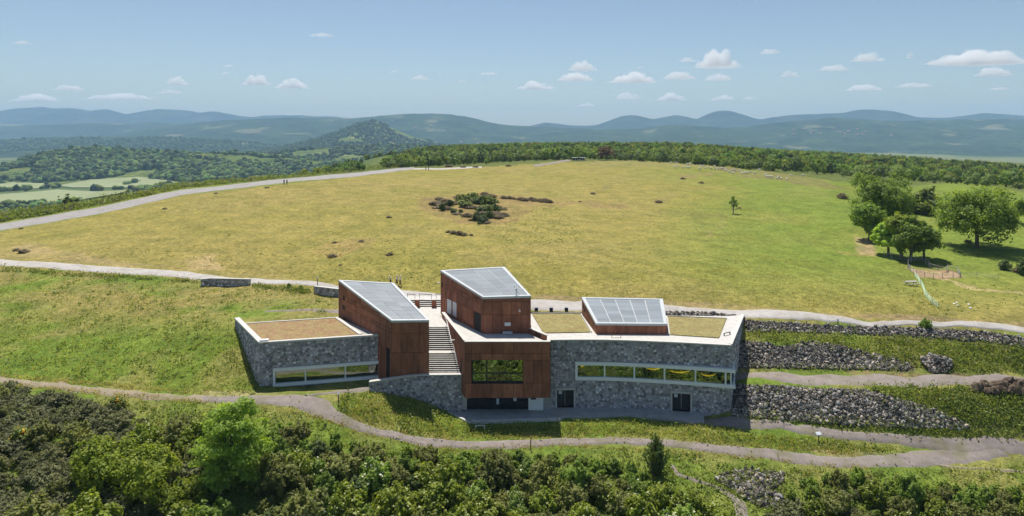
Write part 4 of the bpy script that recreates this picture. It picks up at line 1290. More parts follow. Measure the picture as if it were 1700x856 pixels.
rubble('scattered pale stones lying on the path bend', [(548,690),(572,690),(600,704),(700,735),(745,742),(700,744),(600,712)], 90, .10, 308, pal=(.35, .45, .55))
# ------------------------------------------------------------------ foliage
def unit(v): return v / np.maximum(np.linalg.norm(v, axis=-1, keepdims=True), 1e-9)

def leaf_cloud(blobs, n, leaf, seed, clumps=14, tight=.42, fill=.12, up=.7, aspect=.55, order=.7, jit=.55):
    """leaf faces gathered in clumps over ellipsoids: (verts, quads)"""
    r = np.random.default_rng(seed)
    B = np.array(blobs, float)
    w = (B[:, 3] * B[:, 5]) ** 1.0; w /= w.sum()
    cd = unit(r.normal(size=(len(B), clumps, 3)) + np.array([0, 0, .25]))
    cr = r.uniform(.72, 1.02, (len(B), clumps, 1))
    cs = r.uniform(.6, 1.25, (len(B), clumps))
    k = r.choice(len(B), n, p=w)
    j = r.integers(0, clumps, n)
    R = B[k, 3:6]
    off = r.normal(size=(n, 3)); off = unit(off) * (r.uniform(0, 1, (n, 1)) ** .5)
    u = cd[k, j] * cr[k, j] + off * tight * cs[k, j][:, None]
    inner = r.uniform(size=n) < fill
    u[inner] = unit(r.normal(size=(inner.sum(), 3))) * r.uniform(.2, .9, (inner.sum(), 1))
    p = B[k, :3] + u * R
    nrm = unit(unit(u) * order + unit(off) * .45 + r.normal(size=(n, 3)) * jit + np.array([0, 0, up]))
    t = unit(np.cross(nrm, r.normal(size=(n, 3))))
    s = np.cross(nrm, t)
    a = leaf * r.uniform(.65, 1.4, (n, 1)); b = a * aspect
    v = np.stack([p - t * a, p - s * b - nrm * b * .25, p + t * a, p + s * b - nrm * b * .25], 1).reshape(-1, 3)
    f = np.arange(n * 4).reshape(n, 4)
    return v, f

def join(parts):
    V, Fq, o = [], [], 0
    for v, f in parts:
        V.append(v); Fq.append(f + o); o += len(v)
    return np.concatenate(V), np.concatenate(Fq)

m_bark = mat('tree_bark', (.09, .07, .05), (.16, .13, .10), 5, .95, .5, 18, world=False, stretch=(1, 1, .3))
m_bark_pale = mat('pale_bark', (.20, .17, .14), (.30, .26, .22), 5, .95, .4, 18, world=False, stretch=(1, 1, .3))
lm_olive = leaf_mat('olive_leaves', (.085, .105, .025), (.30, .31, .085), (.19, .21, .065), .48, gain=1.1)
lm_green = leaf_mat('green_leaves', (.06, .11, .016), (.22, .31, .050), (.17, .23, .04), .5, gain=1.35)
lm_lime = leaf_mat('yellow_green_leaves', (.09, .145, .010), (.31, .37, .036), (.28, .32, .04), .5, gain=1.0)
lm_ash = leaf_mat('fresh_green_leaves', (.10, .175, .024), (.31, .42, .075), (.28, .38, .06), .55, gain=1.45)
lm_heath = leaf_mat('heath_leaves', (.08, .098, .042), (.27, .275, .12), (.17, .17, .08), .36, gain=1.05)
lm_dark = leaf_mat('dark_leaves', (.035, .060, .018), (.11, .155, .04), (.08, .11, .03), .35, gain=1.25)
lm_gorse = leaf_mat('broom_leaves', (.065, .10, .022), (.20, .26, .055), (.18, .20, .05), .4, gain=1.25)
lm_broom = leaf_mat('broom_shoots', (.11, .17, .02), (.28, .38, .05), (.22, .30, .04), .5)
lm_brown = leaf_mat('brown_scrub', (.14, .105, .07), (.30, .23, .15), (.22, .20, .11), .3)
lm_reddish = leaf_mat('reddish_leaves', (.07, .035, .02), (.16, .085, .05), (.13, .08, .04), .3)
lm_wood = leaf_mat('wood_leaves', (.12, .18, .040), (.21, .29, .065), (.13, .17, .05), .38, .40, gain=1.12)
lm_conifer = leaf_mat('conifer_needles', (.016, .034, .014), (.05, .078, .03), (.04, .06, .025), .1)
lm_grass = leaf_mat('grass_blades', (.20, .26, .05), (.38, .43, .11), None, .5, 0)
lm_straw = leaf_mat('straw_blades', (.34, .30, .12), (.54, .46, .21), None, .45, 0)
lm_white = leaf_mat('white_blossom', (.50, .52, .34), (.72, .72, .52), None, .3, .05)
lm_yellow = leaf_mat('yellow_blossom', (.55, .33, .01), (.75, .48, .02), None, .3, .05)
lm_cream = leaf_mat('pale_green_tips', (.30, .36, .12), (.50, .52, .22), None, .3, .08)

def limbs(mb, base, top, r0, targets, seed, r1=.45):
    """tapered trunk with limbs reaching into the crown"""
    r = random.Random(seed)
    b, t = Vector(base), Vector(top)
    mid = (b + t) / 2 + Vector((r.uniform(-.06, .06), r.uniform(-.06, .06), 0)) * (t - b).length
    mb.tube([b - Vector((0, 0, .3)), b + (t - b) * .06, mid, t], [r0 * 1.35, r0, r0 * .8, r0 * r1], 7)
    for q in targets:
        q = Vector(q)
        s = b + (t - b) * r.uniform(.45, .9)
        m_ = (s + q) / 2 + Vector((r.uniform(-.1, .1), r.uniform(-.1, .1), .08)) * (q - s).length
        mb.tube([s, m_, q], [r0 * .5, r0 * .32, r0 * .10], 5)

class Plant:
    """one kind of plant: shared meshes for its parts; make() places an individual"""
    def __init__(self, kind, cat, parts):
        self.kind, self.cat, self.parts = kind, cat, parts
    def make(self, x, y, label, group=None, s=1.0, rz=None, z=None, sz=None, sink=.08):
        o = empty(self.kind, (x, y, (float(T(x, y)) if z is None else z) - sink), random.uniform(0, 6.28) if rz is None else rz)
        o.scale = (s, s, s if sz is None else sz)
        tag(o, label, self.cat, group)
        for nm, me in self.parts: obj(nm, me, o)
        return o

def round_bush(seed, w, h, n, leaf, lm, nb=6, extra=None, kind='bush', cat='bush', clumps=14, tight=.42, stems=True, up=.7):
    r = random.Random(seed)
    blobs = []
    for k in range(nb):
        a = 2 * math.pi * k / nb + r.uniform(-.4, .4)
        d = r.uniform(.25, .62) * w / 2 if k else 0
        rr = r.uniform(.42, .62) * w / 2
        hh = h * (r.uniform(.55, .85) if k else .9)
        blobs.append((d * math.cos(a), d * math.sin(a), hh * .55, rr, rr, hh * .5))
    sprigs = []
    for k in range(16):
        b = r.choice(blobs); a = r.uniform(0, 6.28); e = r.uniform(.15, 1.0)
        d = (math.cos(a) * math.sqrt(1 - e * e), math.sin(a) * math.sqrt(1 - e * e), e)
        sprigs.append((b[0] + d[0] * b[3] * 1.02, b[1] + d[1] * b[4] * 1.02, b[2] + d[2] * b[5] * 1.08, .16 * w / 3, .16 * w / 3, .34 * h / 2.7))
    parts = [('foliage', mesh_np('foliage', *join([leaf_cloud(blobs, n, leaf, seed, clumps, tight, up=up), leaf_cloud(sprigs, n // 5, leaf * .9, seed + 5, 6, .5, up=up)]), lm))]
    if stems:
        mb = MB()
        for b in blobs[:4]:
            mb.tube([(b[0] * .1, b[1] * .1, -.3), (b[0] * .5, b[1] * .5, b[2] * .6), (b[0], b[1], b[2] * 1.2)], [.06 * w / 3, .045 * w / 3, .015], 4)
        parts.append(('stems', mb.mesh('stems', m_bark)))
    if extra:
        em, en, es = extra
        v, f = leaf_cloud([(b[0], b[1], b[2] + b[5] * .12, b[3] * 1.02, b[4] * 1.02, b[5] * 1.02) for b in blobs], en * 5, es, seed + 77, max(6, en // 5), .12, 0, up=1.4, aspect=.9)
        c = v.reshape(-1, 4, 3).mean(1)
        keep = c[:, 2] > h * .45
        v = v.reshape(-1, 4, 3)[keep][:en].reshape(-1, 3)
        parts.append(('blossom', mesh_np('blossom', v, np.arange(len(v)).reshape(-1, 4), em)))
    return Plant(kind, cat, parts)

K_olive = [round_bush(11 + k, 3.2, 2.7, 2900, .135, lm_olive, 6, kind='thorn_bush') for k in range(3)]
K_green = [round_bush(21 + k, 3.2, 2.7, 2600, .150, lm_green, 6) for k in range(3)]
K_elder = [round_bush(31 + k, 3.4, 3.0, 2700, .150, lm_green, 6, (lm_white, 90, .10), kind='flowering_bush') for k in range(2)]
K_lime = [round_bush(41 + k, 3.4, 3.0, 2700, .155, lm_lime, 7, (lm_cream, 170, .10), kind='bush') for k in range(2)]
K_heath = [round_bush(51 + k, 2.6, 1.5, 1900, .105, lm_heath, 7, kind='heath_bush', clumps=18, tight=.34) for k in range(3)]
K_gorse = [round_bush(61 + k, 1.8, 1.7, 1300, .11, lm_gorse, 5, (lm_yellow, 120, .085), kind='gorse_bush', up=.8) for k in range(2)]
K_broom = [round_bush(71 + k, 1.5, 1.2, 800, .13, lm_broom, 4, kind='broom_bush', up=.9) for k in range(3)]
K_dark = [round_bush(81 + k, 2.6, 2.5, 2000, .13, lm_dark, 6, kind='dark_bush', cat='bush') for k in range(2)]
K_brown = [round_bush(91 + k, 2.6, 1.3, 1100, .15, lm_brown, 6, kind='dry_scrub', cat='scrub', tight=.5) for k in range(3)]
K_juniper = [round_bush(96 + k, 3.6, 3.2, 1600, .22, lm_dark, 7, kind='juniper_bush') for k in range(2)]
K_midgreen = [round_bush(99 + k, 4.4, 3.6, 1300, .30, lm_gorse, 7, kind='bush') for k in range(2)]

def broad_tree(seed, h, w, trunk_h, n, leaf, lm, nb=11, r0=.35, kind='broadleaf_tree', bark=None, squash=.85, clumps=16):
    r = random.Random(seed)
    cz = trunk_h + (h - trunk_h) * .5; ch = (h - trunk_h) / 2
    blobs = [(0, 0, cz + ch * .25, w * .30, w * .30, ch * .70)]
    for k in range(nb - 1):
        a = 2.4 * k + r.uniform(-.3, .3); lev = r.uniform(-.55, .6)
        rad = w / 2 * math.sqrt(max(.1, 1 - lev * lev)) * r.uniform(.5, .68)
        rr = w * r.uniform(.20, .28)
        blobs.append((rad * math.cos(a), rad * math.sin(a), cz + lev * ch, rr, rr, rr * squash))
    mb = MB(); limbs(mb, (0, 0, 0), (0, 0, cz + ch * .2), r0, [b[:3] for b in blobs[1:]], seed)
    return Plant(kind, 'tree', [('crown', mesh_np('crown', *leaf_cloud(blobs, n, leaf, seed, clumps), lm)), ('trunk', mb.mesh('trunk', bark or m_bark))])

# ---- the tall fresh-green ash and its neighbours in the foreground
def column_tree(seed, h, w, n, leaf, lm, kind='tall_tree'):
    r = random.Random(seed); blobs = []
    for k in range(15):
        t = k / 14; z = h * (.12 + .80 * t)
        rad = w / 2 * (math.sin(math.pi * (.28 + .58 * t)) ** .8) * .74
        a = k * 2.4
        d = rad * r.uniform(.35, .75)
        blobs.append((d * math.cos(a), d * math.sin(a), z, rad * .62 + .3, rad * .62 + .3, h * .085))
    mb = MB(); limbs(mb, (0, 0, 0), (0, 0, h * .9), .16, [b[:3] for b in blobs], seed, .2)
    return Plant(kind, 'tree', [('crown', mesh_np('crown', *leaf_cloud(blobs, n, leaf, seed, 12, .5), lm)), ('trunk', mb.mesh('trunk', m_bark))])

def at_y(px, py, h_above=0.0):
    return Gp(px, py)

def ground_for_top(px, top, base_y):
    """distance-preserving helper: base on the ground at base_y metres, returns height that reaches a photo row"""
    x = (px - 850) * base_y / F
    z = float(T(x, base_y))
    return x, z, (H - (top - HY) * base_y / F) - z

x, z, h = ground_for_top(384, 660, 64.6)
column_tree(401, h, 7.4, 13500, .16, lm_ash).make(x, 64.6, 'tall fresh green tree rising highest from the thicket below the left stone wing', z=z, s=1)
for px, top, yb, w_, lab in ((165, 722, 64.2, 6.4, 'yellow-green bushy tree, left one of the pair in the dark heath'), (240, 738, 63.6, 6.8, 'yellow-green bushy tree, right one of the pair in the dark heath')):
    x, z, h = ground_for_top(px, top, yb)
    p = round_bush(int(410 + px), w_, h, 6500, .16, lm_lime, 9, kind='bushy_tree', cat='tree')
    p.make(x, yb, lab, z=z)
x, z, h = ground_for_top(308, 790, 62.6)
round_bush(423, 5.0, h, 4200, .15, lm_lime, 7, kind='bushy_tree', cat='tree').make(x, 62.6, 'smaller yellow-green bush between the pair of bushy trees and the tall tree', z=z)
x, z, h = ground_for_top(195, 826, 61.6)
round_bush(424, 3.0, h, 2400, .15, lm_green, 6, (lm_white, 420, .12), kind='flowering_bush').make(x, 61.6, 'bush covered with cream blossom at the bottom edge below the yellow-green trees', z=z)

# narrow spiky shrub beside the path
r_ = random.Random(5); sp = []
rr = np.random.default_rng(77)
nb = 46
v_, f_ = [], []
stalks = MB()
for k in range(nb):
    a, d = rr.uniform(0, 6.28), rr.uniform(0, 1) ** .7 * .9
    x0, y0 = d * math.cos(a), d * math.sin(a)
    hh = 4.3 * (1 - .45 * d) * rr.uniform(.75, 1.05)
    tip = (x0 * 1.5, y0 * 1.5, hh)
    stalks.tube([(x0 * .4, y0 * .4, -.2), (x0, y0, hh * .5), tip], [.04, .03, .008], 4)
    n_ = 60
    t = rr.uniform(.15, 1.0, n_)
    c = np.stack([x0 * (.4 + 1.1 * t), y0 * (.4 + 1.1 * t), hh * t], 1) + rr.normal(size=(n_, 3)) * .11
    nrm = unit(rr.normal(size=(n_, 3))); tt = unit(np.array([0, 0, 1.0]) + rr.normal(size=(n_, 3)) * .45); s_ = unit(np.cross(nrm, tt))
    a_ = .17 * rr.uniform(.7, 1.3, (n_, 1))
    v_.append(np.stack([c - tt * a_, c - s_ * a_ * .35, c + tt * a_, c + s_ * a_ * .35], 1).reshape(-1, 3))
v_ = np.concatenate(v_)
P_spiky = Plant('spiky_shrub', 'bush', [('foliage', mesh_np('foliage', v_, np.arange(len(v_)).reshape(-1, 4), lm_dark)), ('stems', stalks.mesh('stems', m_bark))])
q = Gp(1089, 786)
P_spiky.make(q[0], q[1], 'dark narrow spiky shrub standing alone below the path near the footpath', s=1.0)

# gorse with yellow flowers
for px, py, s, lab in ((192, 684, 1.1, 'gorse bush with orange-yellow flowers at the upper edge of the dark heath'), (32, 742, 1.25, 'wide gorse bush with orange-yellow flowers at the left edge'),
                       (176, 702, .7, 'small gorse with yellow tips just below the upper flowering one'), (250, 728, 1.05, 'gorse with orange flowers in front of the dark green gap'),
                       (1132, 856, .9, 'small gorse full of orange flowers in the lower right scrub'), (1462, 846, .9, 'low gorse with orange flowers near the bottom right edge'), (55, 735, .8, 'gorse with orange flowers half hidden beside the wide one')):
    q = Gp(px, py)
    random.choice(K_gorse).make(q[0], q[1], lab, 'gorse in flower', s)

# ---- the thicket itself
top_line = np.array([(-60,640),(0,646),(60,652),(150,668),(230,705),(330,700),(430,715),(470,715),(520,722),(600,748),(700,756),(800,758),(900,762),(1000,770),(1060,790),(1110,822),(1160,846),(1230,858),(1310,812),(1360,800),(1430,796),(1500,806),(1600,818),(1720,826)])
LAB = {'olive': ('brown-olive thorn bush in the thicket below the stony path', 'thorn bushes in the thicket'),
       'green': ('rounded mid green bush in the thicket below the stony path', 'green bushes in the thicket'),
       'elder': ('green bush dotted with white blossom in the thicket below the path', 'white-flowering bushes in the thicket'),
       'lime': ('pale-tipped yellow-green bush along the bottom of the thicket', 'yellow-green bushes in the thicket'),
       'heath': ('low grey-brown heath bush on the dark slope at the left edge', 'heath bushes on the left slope'),
       'broom': ('small upright broom tuft on the grass just below the path', 'broom tufts below the path'),
       'dark': ('dark green bush deep in the thicket', 'dark bushes in the thicket')}
KIND = {'olive': K_olive, 'green': K_green, 'elder': K_elder, 'lime': K_lime, 'heath': K_heath, 'broom': K_broom, 'dark': K_dark}
rr = np.random.default_rng(2024)
placed = [(*Gp(1089, 786)[:2], 1.3), ((384 - 850) * 64.6 / F, 64.6, 3.4), ((384 - 850) * 63 / F, 62.5, 3.0), ((165 - 850) * 64.2 / F, 64.2, 2.6), ((240 - 850) * 63.6 / F, 63.6, 2.8)]
cand = [(rr.uniform(-60, 1760), rr.uniform(650, 960)) for _ in range(5200)]
cp = Gfast([c[0] for c in cand], [c[1] for c in cand])
foot_w = np.array([(772,1116),(800,1150),(820,1205),(850,1240),(920,1240)])
nthick = 0
SIZE = lambda s: 'small ' if s < .72 else ('big ' if s > .98 else '')
def thicket_label(k, s, px, py, lim):
    what = {'olive': 'brown-olive thorn bush', 'green': 'mid green leafy bush', 'elder': 'green bush with white blossom', 'lime': 'pale-tipped yellow-green bush', 'heath': 'grey-brown heath bush', 'broom': 'upright broom tuft', 'dark': 'dark green bush'}[k]
    row = 'at the upper edge of the thicket' if py < lim + 34 else ('along the bottom edge' if py > 846 else ('low in the thicket' if py > 800 else 'in the thicket'))
    for x, w in ((70, 'at the far left corner'), (130, 'left of the yellow-green pair'), (290, 'around the yellow-green pair of trees'), (350, 'just left of the tall tree'), (440, 'around the tall tree'), (520, 'right of the tall tree'), (620, 'under the path bend'), (720, 'under the retaining wall'),
                 (820, 'under the entrance window'), (920, 'under the entrance'), (1010, 'under the first wing door'), (1085, 'left of the spiky shrub'), (1180, 'by the narrow footpath'), (1330, 'below the lower rubble heap'), (1480, 'under the path junction'), (9999, 'at the lower right corner')):
        if px < x: break
    if px > 1185: row = row.replace('thicket', 'scrub')
    lab = SIZE(s) + what + ' ' + (row + ', ' + w).replace('at the upper edge of the', 'topping the').replace('at the lower right corner', 'at lower right')
    return lab, lab
for (px, py), q in zip(cand, cp):
    lim = np.interp(px, top_line[:, 0], top_line[:, 1])
    if py < lim: continue
    edge = (py - lim) / 30
    u = rr.uniform()
    if px < 240 + rr.normal() * 30 and py < 900: k = 'heath' if u < .9 else 'olive'
    elif px < 330: k = 'heath' if u < .35 else ('olive' if u < .6 else 'lime')
    elif edge < 1.0: k = 'broom' if u < .55 else ('green' if u < .8 else 'olive')
    elif px > 1250: k = 'heath' if u < .22 else ('broom' if u < .5 else ('olive' if u < .72 else ('lime' if u < .86 else 'green')))
    elif py > 840 and px > 560: k = 'lime' if u < .42 else ('elder' if u < .62 else ('olive' if u < .85 else 'green'))
    else: k = 'olive' if u < .38 else ('green' if u < .74 else ('elder' if u < .86 else ('dark' if u < .95 else 'lime')))
    s = {'olive': rr.uniform(.6, 1.15), 'green': rr.uniform(.55, 1.05), 'elder': rr.uniform(.6, .95), 'lime': rr.uniform(.7, 1.1), 'heath': rr.uniform(.6, 1.15), 'broom': rr.uniform(.6, 1.2), 'dark': rr.uniform(.7, 1.1)}[k]
    if py > 800 and px < 1260 and k in ('olive', 'green', 'elder', 'lime') and rr.uniform() < .6: s *= rr.uniform(1.15, 1.6)
    hh = {'olive': 2.6, 'green': 2.6, 'elder': 2.9, 'lime': 2.9, 'heath': 1.4, 'broom': 1.2, 'dark': 2.4}[k] * s
    if py - hh * F / q[1] * .92 < lim - 14: 
        if rr.uniform() < .5: continue
        s = max(.35, s * (py - lim + 14) / (hh * F / q[1] * .92))
    rad = {'olive': 1.35, 'green': 1.35, 'elder': 1.45, 'lime': 1.45, 'heath': .95, 'broom': .75, 'dark': 1.15}[k] * s
    fx = np.interp(py, foot_w[:, 0], foot_w[:, 1])
    if py > 765 and abs(px - fx) < 22 + rad * 12: continue
    if 1190 < px < 1315 and py - hh * 16 < 846 and py > 770: continue
    if any((q[0] - a) ** 2 + (q[1] - b) ** 2 < (.62 * (rad + c)) ** 2 for a, b, c in placed): continue
    placed.append((q[0], q[1], rad))
    lab, grp = thicket_label(k, s, px, py, lim)
    KIND[k][int(rr.integers(len(KIND[k])))].make(q[0], q[1], lab, grp, s, sz=s * rr.uniform(.85, 1.15))
    nthick += 1
print('thicket bushes', nthick)

# ---- trees of the sheepfold corner
def field_tree(px, base, top, width_px, seed, lab, lm=lm_wood, n=12000, trunk=.22, kind='broadleaf_tree', leaf=.27, nb=12, y=None):
    q = Gp(px, base) if y is None else ((px - 850) * y / F, y, float(T((px - 850) * y / F, y)))
    h = (base - top) * q[1] / F; w = width_px * q[1] / F
    broad_tree(seed, h, w, h * trunk, n, leaf, lm, nb, r0=.035 * h, kind=kind).make(q[0], q[1], lab, s=1)
lm_oak = leaf_mat('oak_leaves', (.075, .13, .018), (.25, .33, .05), None, .48, .05, gain=1.3)
field_tree(1622, 411, 318, 116, 501, 'big round tree standing alone on the meadow at the right, casting a shadow', lm_oak, 21000, .16, nb=18)
field_tree(1462, 372, 290, 96, 502, 'large dense tree at the back of the clump above the sheepfold', lm_green, 18000, .05, nb=16)
field_tree(1443, 398, 335, 54, 503, 'small round dark green tree at the left of the clump', lm_green, 8500, .12)
field_tree(1475, 424, 362, 48, 504, 'pale-leaved tree with thin trunk left above the sheepfold', lm_ash, 7000, .2)
field_tree(1497, 428, 352, 50, 505, 'yellow-green tree in the middle above the sheepfold', lm_lime, 8500, .2)
field_tree(1512, 432, 358, 62, 506, 'dark green tree right above the sheepfold pen', lm_green, 10500, .2)
field_tree(1534, 430, 374, 50, 507, 'slim tree leaning out right of the sheepfold pen', lm_green, 8000, .2)
field_tree(1705, 372, 328, 50, 508, 'tree cut off by the right edge beside the lone round tree', lm_oak, 3500, .15)
for px, py, s, lab, K in ((1535, 355, 2.2, 'wide grey-green bush right of the clump of trees', K_midgreen[0]), (1520, 352, 1.6, 'low grey-green bush close behind the clump', K_midgreen[1]), (1668, 447, .62, 'dark bush left in the hedge by the right edge', K_juniper[0]),
                          (1688, 452, .8, 'brown tangled bush in the hedge by the right edge', K_brown[0]), (1702, 456, .9, 'dark bush at the very end of the hedge by the right edge', K_juniper[1]), (1398, 329, 1.5, 'low dark bush left of the big clump of trees', K_brown[2]),
                          (1607, 402, .55, 'small grey bush behind the trunk of the lone round tree', K_brown[1])):
    q = Gp(px, py); K.make(q[0], q[1], lab, None, s)

# small bent tree in the meadow
q = Gp(1217, 355)
t = empty('young_tree', q); tag(t, 'small crooked tree standing alone in the middle of the meadow', 'tree')
mb = MB(); mb.tube([(0, 0, -.2), (.1, 0, 1.4), (.1, 0, 2.6), (.2, 0, 4.2)], [.16, .13, .1, .04], 6)
for q2 in ((1.6, .3, 1.6), (2.3, -.3, 1.8), (-.8, .4, 2.6), (1.2, .6, 3.0), (-.5, -.5, 3.4)): mb.tube([(.1, 0, 1.0), (q2[0] * .6, q2[1], q2[2] * .85), q2], [.07, .05, .02], 5)
mb.build('trunk', m_bark_pale, t)
obj('crown', mesh_np('crown', *leaf_cloud([(.2, 0, 4.0, .8, .8, .8), (-.4, .2, 3.2, .75, .75, .6), (.7, -.2, 3.1, .8, .8, .5), (.1, 0, 4.9, .5, .5, .6), (-.2, -.2, 2.4, .6, .6, .45), (.8, .2, 2.3, .55, .55, .4)], 800, .16, 5, 9), lm_green), t)
obj('dry_branch', mesh_np('dry_branch', *leaf_cloud([(1.8, 0, 1.7, .8, .5, .5)], 90, .14, 6, 9), lm_brown), t)

# ---- scrub island in the meadow
scr = [(800,338,1.35,'j'),(770,336,1.2,'m'),(748,338,1.0,'b'),(785,330,1.0,'m'),(822,350,1.1,'j'),(805,352,1.0,'m'),(790,347,.9,'b'),(752,352,.62,'j'),(733,343,.42,'j'),(765,352,.5,'j'),(775,360,.95,'b'),(812,361,1.0,'j'),(828,362,.9,'b'),
       (800,366,.55,'b'),(796,372,.4,'j'),(808,371,.6,'b'),(720,340,1.0,'b'),(738,336,1.0,'b'),(730,332,.9,'b'),(760,330,1.0,'b'),(815,328,1.1,'b'),(803,324,1.0,'b'),(831,347,.5,'j'),(782,366,.5,'b'),(742,348,.9,'b'),(835,358,.8,'b'),(772,344,1.1,'m'),(812,340,1.2,'m')]
names = {'j': ('dark green juniper-like bush in the scrub island on the meadow', 'dark bushes of the scrub island'), 'm': ('tall bright green bush in the heart of the scrub island', 'green bushes of the scrub island'), 'b': ('brown-grey dry bush around the scrub island on the meadow', 'dry bushes of the scrub island')}
for px, py, s, k in scr:
    q = Gp(px, py)
    {'j': K_juniper, 'm': K_midgreen, 'b': K_brown}[k][random.randrange(2)].make(q[0], q[1], *names[k], s * (1.25 if k == 'b' else .95), sz=s * {'j': .6, 'm': .62, 'b': .95}[k])
rs_ = np.random.default_rng(31)
for px, py in sample_px([(722,338),(760,328),(800,328),(838,345),(838,362),(800,370),(765,358),(730,350)], 22, rs_):
    q = Gp(px, py); k_ = 'j' if rs_.uniform() < .3 else 'b'
    {'j': K_juniper, 'b': K_brown}[k_][int(rs_.integers(2))].make(q[0], q[1], *names[k_], rs_.uniform(.8, 1.25) * (.7 if k_ == 'j' else 1.15), sz=rs_.uniform(.45, .8))
for k in range(26):
    px = 835 + k * 3.6; py = 329 + k * .30 + random.uniform(-1.5, 1.5)
    if random.random() < .2: continue
    q = Gp(px, py); K_brown[k % 3].make(q[0], q[1], 'brown dry bush in the line trailing right from the scrub island', 'dry bushes in a line', random.uniform(.45, .95))
for px, py, s in ((752,388,.7),(762,390,.8),(772,391,.6),(745,386,.5),(782,391,.4)):
    q = Gp(px, py); K_brown[random.randrange(3)].make(q[0], q[1], 'brown dry bush in the small patch in front of the scrub island', 'dry bushes in a small patch', s)
for px, py, s, lab in ((645,361,.75,'small grey bush alone left of the scrub island'),(648,423,.8,'upright grey shrub alone behind the left steel block'),(552,427,1.0,'low wide brown bush on the meadow above the museum'),(600,401,.7,'flat brown bush in a bare patch of the meadow'),
                       (556,403,.6,'little brown bush left of the flat brown one'),(565,440,.45,'tiny brown bush below the low wide one'),(40,419,1.1,'brown bush on the bank above the road at the left'),(28,416,.8,'little brown bush further left on the bank above the road'),
                       (985,322,1.0,'dark bush on the bare streak in the upper meadow'),(1133,297,1.2,'dark bush at the head of the upper meadow terrace'),(1165,304,1.1,'dark bush alone on the upper right meadow'),(1094,336,1.1,'dark bush at the end of a low terrace line'),
                       (963,335,.6,'tiny dark bush right of the trailing scrub line'),(843,276,1.6,'dark low bush on the crest near the shelter path'),(745,277,2.0,'wide brown bush on the crest beside the walkers'),(770,278,1.6,'brown bush right of the wide one on the crest'),(790,278,1.4,'brown bush at the end of the crest row'),
                       (273,347,.7,'grey tuft beside the far track on the meadow'),(443,312,.7,'small grey bush near the two walkers'),(35,380,.6,'dark low bush at the lower edge of the far track'),(358,321,.6,'small dark bush on the lower edge of the far track')):
    q = Gp(px, py); K_brown[random.randrange(3)].make(q[0], q[1], lab, None, s * .8, sz=s * .55)
for px, py, s, lab in ((995,540,0,''),(1537,544,.5,'small green shrub at the edge of the gravel road on the right'),(268,500,.0,''),(480,478,.32,'green weed clump beside the road left of the museum'),(500,480,.28,'green weed clump close to the low wall by the museum')):
    if s:
        q = Gp(px, py); K_green[0].make(q[0], q[1], lab, None, s)

# ---- wood on the plateau behind the meadow
def dome_tree(seed, h, w, lm):
    r = random.Random(seed)
    blobs = [(0, 0, h * .54, w * .36, w * .36, h * .44)]
    for k in range(7):
        a = k * .9 + r.uniform(-.3, .3); rr_ = w * r.uniform(.17, .23)
        blobs.append((w * .30 * math.cos(a), w * .30 * math.sin(a), h * r.uniform(.30, .62), rr_, rr_, rr_ * .9))
    mb = MB(); limbs(mb, (0, 0, 0), (0, 0, h * .6), .2, [b[:3] for b in blobs[1:4]], seed)
    return Plant('broadleaf_tree', 'tree', [('crown', mesh_np('crown', *leaf_cloud(blobs, 1100, .42, seed, 13, .34, fill=.03, up=.8, order=1.6, jit=.28), lm)), ('trunk', mb.mesh('trunk', m_bark))])
WK = []
for k, (lm, hh, ww) in enumerate(((lm_wood, 8.5, 8.0), (lm_wood, 7.0, 8.5), (lm_green, 8.0, 7.5), (lm_wood, 9.5, 8.5), (lm_gorse, 6.0, 7.5), (lm_dark, 8.0, 7.0), (lm_oak, 8.5, 8.5))):
    WK.append(dome_tree(600 + k, hh, ww, lm))
P_red = broad_tree(620, 8.5, 11, 1.2, 900, .5, lm_reddish, 10, r0=.3, kind='reddish_tree', clumps=10)
rr = np.random.default_rng(99)
W_front = np.array([(-90,400),(-62,356),(-40,372),(0,398),(40,404),(70,392),(95,372),(115,345),(135,318),(165,300),(190,282),(215,268),(260,250),(360,240)])
wood = []
tries = rr.uniform((-110, 240), (420, 900), (16000, 2))
for x, y in tries:
    fy = np.interp(x, W_front[:, 0], W_front[:, 1])
    if y < fy + rr.exponential(10): continue
    px = 850 + F * x / y
    if px < 640 or px > 1790: continue
    if plateau_dist(np.array([x]), np.array([y]))[0] > 60: continue
    dens = 1.0 if px < 1250 else (.30 if y < 340 else .7)
    if rr.uniform() > dens: continue
    if any((x - a) ** 2 + (y - b) ** 2 < (6.6 + (y > 600) * .6 + (px > 1280) * 1.6) ** 2 for a, b in wood[-900:]): continue
    wood.append((x, y))
